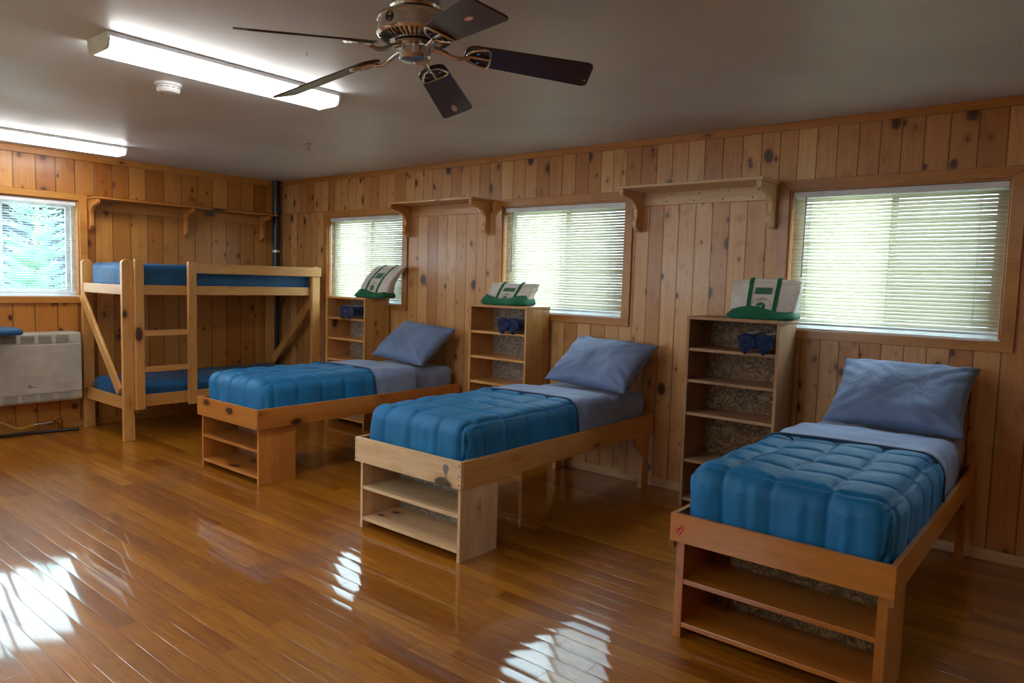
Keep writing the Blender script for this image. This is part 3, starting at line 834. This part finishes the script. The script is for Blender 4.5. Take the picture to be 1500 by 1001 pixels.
def fd(q, n, p): return q + n*noise.noise(Vector((p.x*9, p.y*6, p.z*20)))*.006
m = rounded_box(.0, .38, 0, .62, 0, .052, .024, .014, None, 'tlrfhb', disp=fd)
tag(obj('folded_mat', m, M_BUNKM, smooth=True, loc=(.015, -3.20, .876)), 'folded blue mat lying on top of the wall heater', 'mat')

t = thing('gas_hose', (0, -3.1, 0), 'yellow gas hose with a brass valve running along the wall below the heater', 'hose')
pts = [Vector((.06, -.1+ k_*.02, .275 - .0*k_)) for k_ in (0,)]
hp = [(.10, -.02, .17), (.10, .16, .168), (.10, .33, .158), (.10, .43, .125), (.10, .51, .078), (.10, .56, .06), (.10, .62, .072), (.10, .67, .078)]
def cr(P, n_=6):
    P = [Vector(p) for p in P]; out = []
    for i in range(len(P)-1):
        a, b_, c, d = P[max(i-1, 0)], P[i], P[i+1], P[min(i+2, len(P)-1)]
        for k_ in range(n_):
            t_ = k_/n_; out.append(.5*((2*b_)+(c-a)*t_+(2*a-5*b_+4*c-d)*t_*t_+(3*b_-a-3*c+d)*t_**3))
    out.append(P[-1]); return out
obj('hose', MB().tube(cr(hp), .011, 10), M_HOSE, t, smooth=True)
b = MB().tube([(.10, .665, .078), (.10, .70, .08)], .015, 8).tube([(.10, .70, .08), (.10, .76, .08)], .010, 8).tube([(.10, .76, .08), (.10, .80, .08)], .016, 6)
obj('fitting', b, M_NICKEL, t, smooth=True, angle=40)
b = MB().tube([(.10, .80, .08), (.10, .87, .08)], .013, 10).tube([(.10, .865, .093), (.10, .865, .0)], .016, 10).tube([(.10, .80, .1), (.10, .84, .125), (.10, .88, .125)], .006, 6)
obj('valve', b, M_BRASS, t, smooth=True, angle=40)
tag(obj('floor_pipe', MB().tube(cr([(.05, -3.6, .014), (.06, -3.0, .014), (.10, -2.6, .014), (.15, -2.3, .014), (.19, -2.12, .014)]), .013, 10), M_BLACK, smooth=True), 'thin black pipe lying on the floor under the heater', 'pipe')
t = thing('corner_pipe', (.062, -.078, 0), 'dark painted vertical pipe in the room corner behind the bunk bed', 'pipe')
obj('pipe', MB().lathe([(.036, .0), (.036, 2.44)]), M_PIPE, t, smooth=True, angle=40)
obj('ceiling_collar', MB().lathe([(.0375, 2.415), (.0385, 2.44)]), M_PIPE, t, smooth=True, angle=40)
o = obj('tape_band', MB().lathe([(.0372, 1.668), (.0372, 1.694)], cap=False), M_WHITE, t, smooth=True); o['label'] = 'white band round the pipe'

# ------------------------------------------------------------------ ceiling things
def fluorescent(x0, y0, L, label):
    w = .22; z = RZ
    t = thing('fluorescent_light', (x0, y0, z), label, 'ceiling light', 'fluorescent ceiling lights')
    obj('housing', MB().box((0, 0, -.022), (w, L, -.0005)), M_WHITE, t, bevel=.003)
    pr = [(.004, -.022), (.004, -.034), (.016, -.062), (.03, -.068), (w-.03, -.068), (w-.016, -.062), (w-.004, -.034), (w-.004, -.022)]
    d = MB().prism([(a, .013, b_) for a, b_ in pr], (0, L-.026, 0)); obj('diffuser', d, M_LAMP, t, smooth=True, angle=35)
    for y in (0, L-.012):
        p2 = [(0, -.0222), (0, -.036), (.012, -.066), (.028, -.073), (w-.028, -.073), (w-.012, -.066), (w, -.036), (w, -.0222)]
        obj('end_cap', MB().prism([(a, y, b_) for a, b_ in p2], (0, .012, 0)), M_WHITE, t, bevel=.002)
    return t
L1 = fluorescent(3.524, -3.226, 1.215, 'long lit fluorescent ceiling light behind the ceiling fan blade')
dup(L1, (.60, -3.15, RZ), 'lit fluorescent ceiling light cut by the left edge, over the wall heater')
for x, y, w in ((6.45, -5.7, 'above and behind the foot of the nearest bed'), (3.5, -5.7, 'parallel to the long one, towards the front wall'), (.6, -5.7, 'in the corner by the left and front walls')):  # out-of-view lights added to brighten the room
    dup(L1, (x, y, RZ), 'unseen added fluorescent ceiling light '+w)

t = thing('smoke_detector', (3.085, -2.66, RZ), 'round white smoke detector on the ceiling beside the long fluorescent light', 'smoke detector')
FL = Matrix.Rotation(pi, 3, 'X')
obj('base', MB().lathe([(.068, .0), (.068, .012), (.062, .016)], axis=FL), M_WHITE, t, smooth=True, angle=30)
obj('cover', MB().lathe([(.058, .016), (.060, .022), (.060, .036), (.052, .048), (.036, .052), (.0, .053)], axis=FL, cap=False), M_WHITE, t, smooth=True, angle=30)
b = MB()
for k_ in range(12):
    a = 2*pi*k_/12; b.prism([FL @ Vector((.0604*cos(a+q), .0604*sin(a+q), z_)) for q, z_ in ((-.17, .024), (.17, .024), (.17, .027), (-.17, .027))], Vector((cos(a), -sin(a), 0))*.0006)
b.lathe([(.006, .0525), (.006, .0545)], (-.02, -.025, 0), 10, FL)
obj('vent_slot', b, M_DARK, t)
t = thing('sprinkler_head', (2.282, -1.207, RZ), 'small metal sprinkler head on the ceiling', 'sprinkler')
obj('escutcheon', MB().lathe([(.032, 0), (.030, .004), (.012, .007)], axis=FL), M_NICKEL, t, smooth=True, angle=30)
b = MB().lathe([(.009, .006), (.009, .022)], axis=FL)
b.tube([(.009, 0, -.02), (.016, 0, -.034), (.005, 0, -.048)], .0025, 6).tube([(-.009, 0, -.02), (-.016, 0, -.034), (-.005, 0, -.048)], .0025, 6)
obj('body', b, M_NICKEL, t, smooth=True, angle=40)
obj('deflector', MB().lathe([(.018, .047), (.018, .050)], axis=FL, seg=12), M_NICKEL, t)
tag(obj('ceiling_hook', MB().tube([(0, 0, 0), (0, 0, -.012), (.006, 0, -.018), (.008, 0, -.010)], .002, 6), M_NICKEL, smooth=True, loc=(4.206, -2.554, RZ)), 'tiny metal hook on the ceiling to the left of the fan', 'hook')

# ceiling fan
FZ = 2.251
t = thing('ceiling_fan', (5.131, -2.733, RZ), 'ceiling fan with five dark wooden blades and a brushed nickel motor', 'ceiling fan')
zz = FZ-RZ
Q = .785
def SC(pr): return [(a*1.03, b_*Q) for a, b_ in pr]
obj('canopy', MB().lathe(SC([(.066, -.0005), (.078, -.012), (.082, -.03), (.076, -.052), (.088, -.064), (.092, -.078), (.088, -.090), (.06, -.098)])), M_NICKEL, t, smooth=True, angle=35)
b = MB().lathe(SC([(.06, -.098), (.062, -.104), (.118, -.112), (.131, -.120), (.134, -.128), (.134, -.134), (.131, -.137), (.131, -.182), (.134, -.185), (.134, -.196), (.128, -.206), (.108, -.218), (.088, -.226), (.05, -.232)]), seg=64)
mh = obj('motor_housing', b, M_NICKEL, t, smooth=True, angle=35)
b = MB()
for k_ in range(44):
    a = 2*pi*k_/44; R3 = Matrix.Rotation(a, 3, 'Z')
    b.prism([R3 @ Vector((p[0]*1.03, p[1], p[2]*Q)) for p in ((.09, -.0028, -.2275), (.126, -.0036, -.2095), (.126, .0036, -.2095), (.09, .0028, -.2275))], (0, 0, -.0012))
obj('cooling_slots', b, M_DARK, mh)
b = MB()   # small round crest on the housing
aa = math.atan2(-.55, .05)
Rz = Matrix.Rotation(aa, 3, 'Z')
for r_ in (.017, .0125): b.tube([Rz @ Vector((.1358, r_*cos(q), -.125+r_*sin(q))) for q in [2*pi*i/24 for i in range(25)]], .0012, 5)
b.tube([Rz @ Vector((.1362, y_, z_+.034)) for y_, z_ in ((-.01, -.152), (-.005, -.166), (0, -.156), (.005, -.166), (.01, -.152))], .0016, 5)
obj('crest', b, M_DARK, mh)
obj('switch_housing', MB().lathe(SC([(.05, -.232), (.074, -.234), (.076, -.244), (.062, -.250), (.055, -.252), (.055, -.290), (.057, -.293), (.053, -.304), (.036, -.311), (.006, -.313), (.005, -.318), (0.0005, -.319)]), seg=48), M_NICKEL, t, smooth=True, angle=35)
obj('pull_chain', MB().tube([(.045, -.012, -.225), (.062, -.016, -.230), (.064, -.016, -.258)], .0018, 6), M_NICKEL, t)
PITCHB = radians(17)
for k_ in range(5):
    a = .8319+k_*2*pi/5
    Rm = Matrix.Rotation(a, 3, 'Z')
    Pm = Matrix.Rotation(-PITCHB, 3, 'X')
    def T(x, y, z):
        v = Rm @ (Matrix.Rotation(-PITCHB*min(1, max(0, (x-.07)/.1)), 3, 'X') @ Vector((x, y, z)))
        return v + Vector((0, 0, zz - .09*x/.64 + .0399*v.x + .0246*v.y))
    # blade outline
    r0, r1 = .175, .645; o_ = []
    w0, w1 = .056, .070
    for i in range(9):
        q = pi/2+pi*i/8; o_.append((r0+.045+.045*cos(q), w0*sin(q)))
    for i in range(5):
        q = -pi/2+pi/2*i/4; o_.append((r1-.022+.022*cos(q), -w1+.022+.022*sin(q)))
    for i in range(5):
        q = pi/2*i/4; o_.append((r1-.022+.022*cos(q), w1-.022+.022*sin(q)))
    bl = MB().prism([T(x, y, .0) for x, y in o_], T(.3, 0, .0065)-T(.3, 0, 0))
    bo = obj('blade', bl, M_BLADE, t, bevel=.0012)
    if k_ in (1, 4, 0):
        c0, sc = {1: ((.575, .005), 1.25), 4: ((.50, .0), .95), 0: ((.63, .03), .3)}[k_]
        pts = [(-.032, -.003), (-.02, -.008), (0, -.011), (.018, -.008), (.03, -.002), (.02, .006), (.004, .008), (-.014, .006), (-.024, .001)]
        obj('worn_patch', MB().prism([T(c0[0]+x*sc, c0[1]+y*sc, -.0006) for x, y in pts], T(.3, 0, -.0004)-T(.3, 0, 0)), M_PEEL, bo)
    # nickel blade bracket: curved arm and an open shield under the blade root
    br = MB()
    arm = cr([(.066, 0, .0, 0)[:3], (.10, 0, -.006), (.135, 0, -.018), (.165, 0, -.018), (.195, 0, -.008)], 4)
    for s_ in (-1,):
        br.tube([T(p[0], p[1]+.0, p[2]) for p in arm], [.010-.003*i/len(arm) for i in range(len(arm))], 8)
    sh = cr([(.185, 0, -.004), (.20, .03, -.004), (.235, .046, -.004), (.262, .048, -.004), (.27, .0, -.004), (.262, -.048, -.004), (.235, -.046, -.004), (.20, -.03, -.004), (.185, 0, -.004)], 4)
    br.tube([T(*p) for p in sh], .0052, 8); br.tube([T(.185, 0, -.004), T(.27, 0, -.004)], .006, 8)
    for x, y in ((.225, .026), (.225, -.026), (.25, 0)): br.lathe([(.0065, -.008), (.0065, -.001)], T(x, y, 0), 10, Rm @ Pm)
    obj('blade_bracket', br, M_NICKEL, t, smooth=True, angle=45)

# ------------------------------------------------------------------ rolled towels
def towel(loc, rz, seed, label, r=.060, tail=.012):
    mb = MB(); n = 90; Ly = .27; turns = 3.6
    def sp(t_):
        a = t_*turns*2*pi; rr = .008+(r-.008)*t_
        return a, rr
    outer = []; th = .0105
    pts = []
    for i in range(n+1):
        a, rr = sp(i/n); pts.append((rr*cos(a-1.2+seed), rr*sin(a-1.2+seed)))
    # bottom tail hanging towards the front
    prof_in = []; prof_out = []
    for i, (x, z) in enumerate(pts):
        a = math.atan2(z, x); rr = math.hypot(x, z)
        prof_out.append((x, z)); prof_in.append(((rr-th)*cos(a) if rr > th else 0, (rr-th)*sin(a) if rr > th else 0))
    def ring(y, s_): 
        return [mb.bm.verts.new((x*s_, y+noise.noise(Vector((x*30+seed, z*30, y*9)))*.006, z*s_)) for x, z in prof_out], [mb.bm.verts.new((x*s_, y, z*s_)) for x, z in prof_in]
    ys = [0, -.008, -.05, -.11, -.17, -.22, -Ly+.008, -Ly]; rs = []
    for k_, y in enumerate(ys):
        s_ = .96 if k_ in (0, len(ys)-1) else 1+.02*sin(k_*2.1+seed)
        rs.append(ring(y, s_))
    for k_ in range(len(ys)-1):
        for i in range(n):
            mb.bm.faces.new((rs[k_][0][i], rs[k_][0][i+1], rs[k_+1][0][i+1], rs[k_+1][0][i]))
            mb.bm.faces.new((rs[k_][1][i], rs[k_+1][1][i], rs[k_+1][1][i+1], rs[k_][1][i+1]))
        mb.bm.faces.new((rs[k_][0][n], rs[k_][1][n], rs[k_+1][1][n], rs[k_+1][0][n]))
        mb.bm.faces.new((rs[k_][0][0], rs[k_+1][0][0], rs[k_+1][1][0], rs[k_][1][0]))
    for k_ in (0, len(ys)-1):
        for i in range(n):
            try: mb.bm.faces.new((rs[k_][0][i], rs[k_][1][i], rs[k_][1][i+1], rs[k_][0][i+1]))
            except ValueError: pass
    # loose corner hanging over the shelf edge in front
    x0 = -.012
    def fl(a, b_):
        u = (a-.5)*.05*(1-.35*b_); y = -Ly-.002-.012*sin(b_*2.2)
        z = -r*.55-b_*(r*.45+tail) + abs(a-.5)*.02*b_
        return Vector((x0+u+.014*b_, y+.006*sin(a*9), z))
    mb.grid(fl, 8, 8)
    fl2 = lambda a, b_: fl(a, b_)+Vector((0, .009, .0))
    mb.grid(fl2, 8, 8)
    bmesh.ops.remove_doubles(mb.bm, verts=mb.bm.verts, dist=.0004)
    o = obj('rolled_towel', mb, M_NAVY, smooth=True); o.location = loc; o.rotation_euler = (0, 0, rz)
    return tag(o, label, 'towel', 'rolled navy towels')
YT = -.070
for bx, zs, who, dx in ((5.071, 1.033, 'the weathered bookcase beside the nearest bed', .388), (3.183, 1.025, 'the bookcase between the far and middle beds', .366), (1.2896, 1.035, 'the bookcase by the corner window', .288)):
    towel((bx+dx, YT, zs+.063), radians(2), 0.3, 'left of two rolled navy towels in '+who.replace('the bookcase between the far and middle beds', 'the bookcase beside the middle bed'))
    towel((bx+dx+.1235, YT+.0, zs+.063), radians(-1.5), .9, 'right of two rolled navy towels in '+who)

# ------------------------------------------------------------------ canvas tote bags on the bookcases
STROKES = {'C': [[(.9, .8), (.6, 1), (.25, .9), (.05, .5), (.25, .1), (.6, 0), (.9, .2)]], 'A': [[(0, 0), (.5, 1), (1, 0)], [(.2, .38), (.8, .38)]],
           'M': [[(0, 0), (.05, 1), (.5, .35), (.95, 1), (1, 0)]], 'P': [[(.1, 0), (.1, 1), (.7, 1), (.92, .78), (.7, .5), (.1, .5)]]}
def tote(loc, rz, w, h, d, lean, label, sag=0.0, widen=0.0, bulge=.02, tilt=0.0, droop=.0, logo_scale=1.22, showlogo=True):
    """slouched open tote; base sits on z=0, front faces -y; lean = how far the top lies back / curves"""
    t = thing('tote_bag', loc, label, 'bag', 'canvas tote bags', rz)
    def centre(v):     # v 0..1 up the bag -> centre line y, z, x shift
        y = lean[0]*v + lean[1]*v*v
        x = tilt*v*v
        z = h*v*(1-.06*v)
        return x, y, z
    def ringpt(a, v, inset=0):
        """a in 0..1 round the section; corners rounded; section shrinks in depth toward the top"""
        hw = w/2*(1+widen*v)-inset; hd = (d/2)*(1-.62*v**.8)-inset
        q = 2*pi*a
        c, s_ = cos(q), sin(q)
        e = .32
        x = math.copysign(abs(c)**e, c)*hw; y = math.copysign(abs(s_)**e, s_)*hd
        cx, cy, cz = centre(v)
        k_ = noise.noise(Vector((x*9+loc[0]*3, y*9, v*5)))*.010*(v*(1.6-v)) + noise.noise(Vector((x*24+loc[0], y*20, v*13)))*.004
        edge_drop = droop*(x/hw)**2*v*h
        bl = bulge*sin(pi*min(1, v))*(1-(x/hw)**2)
        return Vector((cx+x+(k_ if abs(c) > .9 else 0), cy+y+math.copysign(1, s_)*(k_+bl*.6), cz-edge_drop+sag*sin(v*pi)*0))
    def front(u, v, off=0.0):   # u -1..1 across the front face
        # find a on the -y side with x = u*hw
        c = math.copysign(abs(u)**(1/.32), u); c = max(-1, min(1, c)); a = 1-math.acos(c)/(2*pi)
        p = ringpt(a, v)
        return p+Vector((0, -off, 0))
    NA, NV = 96, 26
    # canvas body (open top, double layer)
    vb = .02
    mb = MB(); mb.grid(lambda a, b_: ringpt(a % 1.0, vb+(1-vb)*b_), NA, NV)
    mb.grid(lambda a, b_: ringpt(a % 1.0, .30+.70*b_, .006), NA, NV)
    mb.grid(lambda a, b_: ringpt(a % 1.0, 1.0, .006*b_)+Vector((0, 0, .001*sin(b_*pi))), NA, 1)
    mb.grid(lambda a, b_: ringpt(a % 1.0, .30, .006)*(1-b_)+Vector((centre(.3)[0], centre(.3)[1], centre(.3)[2]))*b_, NA, 3)
    bmesh.ops.remove_doubles(mb.bm, verts=mb.bm.verts, dist=.0003)
    body = obj('canvas_body', mb, M_CANVAS, t, smooth=True)
    hem = MB()
    for v in (.90,):
        hem.tube([front(u/20, v, .001) for u in range(-19, 20)], .0012, 5)
    obj('hem_stitching', hem, simple('hem_thread', (.5, .47, .43), .8), body)
    # green base, flopped forward past the body
    def basept(a, b_):
        q = 2*pi*(a % 1.0); c, s_ = cos(q), sin(q); e = .42
        fwd = .052
        x = math.copysign(abs(c)**e, c); y = math.copysign(abs(s_)**e, s_)
        prof = [(0.0, 0.0), (.93, 0.0), (1.03, .010), (1.06, .024), (1.035, .040), (1.0, .052), (.97, .064)]
        k_ = b_*(len(prof)-1); i = min(int(k_), len(prof)-2); f = k_-i
        s1 = prof[i][0]*(1-f)+prof[i+1][0]*f; z = prof[i][1]*(1-f)+prof[i+1][1]*f
        yy = y*(d/2+(fwd*(1-z/.085) if s_ < 0 else .0))*s1
        xx = x*(w/2*(1.0+.06*(1-z/.06)))*s1
        n_ = noise.noise(Vector((xx*14+loc[0], yy*10, z*20)))*.008*(1 if z > .004 else 0)
        cx, cy, cz = centre(min(1, z/h))
        z2 = z*(1+ .25*sin(xx*17+loc[0]*5)*(1 if s_ < .3 else .3))
        return Vector((xx+cx*0, yy+cy-(.004+abs(n_) if s_ < 0 else -.004-abs(n_)), max(0, z2)))
    mb = MB(); mb.grid(basept, 90, 18); bmesh.ops.remove_doubles(mb.bm, verts=mb.bm.verts, dist=.0002)
    obj('green_base', mb, M_GREEN, t, smooth=True)
    # straps
    for u0 in (-.40, .40):
        mb = MB()
        def st(a, b_, off=.0035, u0=u0):
            v = .12+b_*1.0
            if v <= 1: p = front(u0+(a-.5)*.125+.02*sin(b_*4), v, off)
            else:
                g = v-1.0; top = front(u0+(a-.5)*.125+.02*sin(b_*4), 1.0, off)
                p = top+Vector((0, .012+g*.10, .010*sin(min(1, g/.12)*pi)))
            return p
        mb.grid(st, 5, 30); mb.grid(lambda a, b_: st(a, b_, .0005), 5, 30)
        o = obj('strap', mb, M_GREEN, t, smooth=True)
        mb = MB()
        def st2(a, b_, u0=u0):
            c = u0+(a-.5)*.125
            e_ = c; aa_ = math.acos(max(-1, min(1, math.copysign(abs(e_)**(1/.32), e_))))/(2*pi)
            v = 1-b_*.75; p = ringpt(aa_, v); return p+Vector((0, .003, 0))
        mb.grid(st2, 5, 18); obj('strap', mb, M_GREEN, t, smooth=True, solid=.002)
    # plain patch
    mb = MB(); mb.grid(lambda a, b_: front(-.24+.50*a, .60+.17*b_, .0025), 14, 5)
    obj('name_patch', mb, M_PATCH, t, smooth=True, solid=.0015)
    if showlogo:
        lg = MB(); R0 = .047*logo_scale; vc = .30; hw = w/2
        def S2(x, y, off): return front(x/hw, min(.98, max(.08, vc+y/h)), off)
        def line(pts, wd, off=.0028):
            P2 = [Vector((a, b_)) for a, b_ in pts]
            for i in range(len(P2)-1):
                dd = (P2[i+1]-P2[i])
                if dd.length < 1e-6: continue
                dd.normalize(); nn = Vector((-dd.y, dd.x))*wd/2; e_ = dd*wd*.3
                a, b_ = P2[i]-e_, P2[i+1]+e_
                lg.bm.faces.new([lg.bm.verts.new(S2(q.x, q.y, off)) for q in (a-nn, b_-nn, b_+nn, a+nn)]).material_index = lg.mi
        A0, A1 = radians(-12), radians(192)
        for rr, wd in ((.98, .0022), (.52, .0016)):
            line([(R0*rr*cos(A0+(A1-A0)*i/36), R0*rr*sin(A0+(A1-A0)*i/36)) for i in range(37)], wd) if rr < .6 else [line([(R0*rr*cos(q0+(q1-q0)*i/12), R0*rr*sin(q0+(q1-q0)*i/12)) for i in range(13)], wd) for q0, q1 in ((radians(-5), radians(48)), (radians(132), radians(185)))]
        for i, ch in enumerate('CAMP'):
            ang = radians(90+30-20*i); rr = R0*.86; s_ = .0125*logo_scale
            cx, cy = rr*cos(ang), rr*sin(ang); ca, sa = cos(ang-pi/2), sin(ang-pi/2)
            for stq in STROKES[ch]:
                line([(cx+((x-.5)*s_*.8)*ca-((y-.5)*s_)*sa, cy+((x-.5)*s_*.8)*sa+((y-.5)*s_)*ca) for x, y in stq], .0021)
        obj('badge_lettering', lg, M_INK, t)
        lg = MB(); rr = R0*.44
        ring0 = [[lg.bm.verts.new(S2(rr*k_/5*cos(2*pi*i/28), rr*k_/5*sin(2*pi*i/28), .003)) for i in range(28)] for k_ in range(1, 6)]
        c0 = lg.bm.verts.new(S2(0, 0, .003))
        for i in range(28):
            lg.bm.faces.new((c0, ring0[0][i], ring0[0][(i+1) % 28]))
            for k_ in range(4): lg.bm.faces.new((ring0[k_][i], ring0[k_+1][i], ring0[k_+1][(i+1) % 28], ring0[k_][(i+1) % 28]))
        bd_ = obj('badge_disc', lg, M_GREEN, t, smooth=True)
        lg = MB()
        line([(-.012*logo_scale, .000), (-.004*logo_scale, .005*logo_scale), (.002*logo_scale, .001), (.006*logo_scale, .010*logo_scale)], .0028, .0036)
        line([(.002*logo_scale, .001), (.004*logo_scale, -.010*logo_scale)], .0026, .0036); line([(-.008*logo_scale, -.006*logo_scale), (.001*logo_scale, -.001)], .0018, .0036)
        obj('badge_figure', lg, M_CANVAS, bd_)
    return t
BH = 1.2355
tote((5.500, -.165, BH), radians(3), .385, .262, .15, (.02, .035), 'canvas tote bag with green straps on top of the weathered bookcase', widen=.09, droop=.06)
tote((3.470, -.165, BH), radians(4), .40, .185, .16, (.03, .02), 'low slumped canvas tote bag on the bookcase beside the middle bed', widen=.10, tilt=.03, logo_scale=.85)
tote((1.930-.07, -.165, BH), radians(2), .375, .315, .15, (-.02, .09), 'tall canvas tote bag leaning sideways on the bookcase by the corner', widen=.0, tilt=.135)

# ------------------------------------------------------------------ outside
def ground_mat():
    n = N('mown_grass'); tc = n.coords(False)
    c = n.ramp(n.noise(tc, 3, 6, .7), [(.3, lin(96, 104, 70)), (.7, lin(150, 152, 112))])
    n.bsdf(Base_Color=c, Roughness=.9); return n.m
struct('ground', MB().box((-30, -30, -.75), (30, 30, -.6)), ground_mat())
t = thing('fir_tree', (-3.2, -1.36, -.6), 'pale green fir tree outside the left window', 'tree')
obj('trunk', MB().tube([(0, 0, 0), (.0, 0, 1.4), (.02, 0, 3.3)], [.07, .05, .012], 10), simple('fir_bark', (.22, .17, .13), .9), t, smooth=True)
M_FIR = simple('fir_needles', (.42, .66, .54), .6)
rnd = random.Random(4)
fb = MB()
for lv in range(26):
    z = .35+lv*.11; Rr = max(.12, 1.35*(1-z/3.4))
    for k_ in range(9):
        a = rnd.uniform(0, 2*pi); ln = Rr*rnd.uniform(.75, 1.1)
        d = Vector((cos(a), sin(a), .35)); side = Vector((-sin(a), cos(a), 0))
        p0 = Vector((0, 0, z))
        fb.tube([p0, p0+d*ln*.5, p0+d*ln+Vector((0, 0, .05))], [.008, .006, .003], 4)
        m_ = int(ln/.045)
        for i in range(2, m_):
            c = p0+d*(ln*i/m_); tw = .16*(1-.6*i/m_)
            for s_ in (-1, 1):
                tip = c+side*s_*tw+d*.07+Vector((0, 0, rnd.uniform(-.02, .05)))
                for zz_ in (-1, 1):
                    q = Vector((0, 0, .014*zz_))+d*.012*zz_
                    v3 = [fb.bm.verts.new(x) for x in (c-q, c+q, tip)]; fb.bm.faces.new(v3)
obj('needled_branches', fb, M_FIR, t)
t = thing('neighbouring_building', (-9.0, -2.5, -.6), 'blue-grey clapboard building behind the fir tree', 'building')
def clap():
    n = N('blue_grey_clapboard'); tc = n.coords(False); z = n.xyz(tc)[2]
    f = n.math('FRACT', n.math('DIVIDE', z, .16)); c = n.mix(n.smooth(f, 0, .12, 1, 0), lin(48, 60, 74), lin(24, 32, 42))
    n.bsdf(Base_Color=c, Roughness=.7); return n.m
obj('wall', MB().box((-3, -4, 0), (0, 8, 3.2)), clap(), t)
obj('roof', MB().prism([(-3.3, -4.3, 3.2), (.3, -4.3, 3.2), (-1.5, -4.3, 4.4)], (0, 12.6, 0)), simple('dark_shingles', (.06, .06, .065), .8), t)
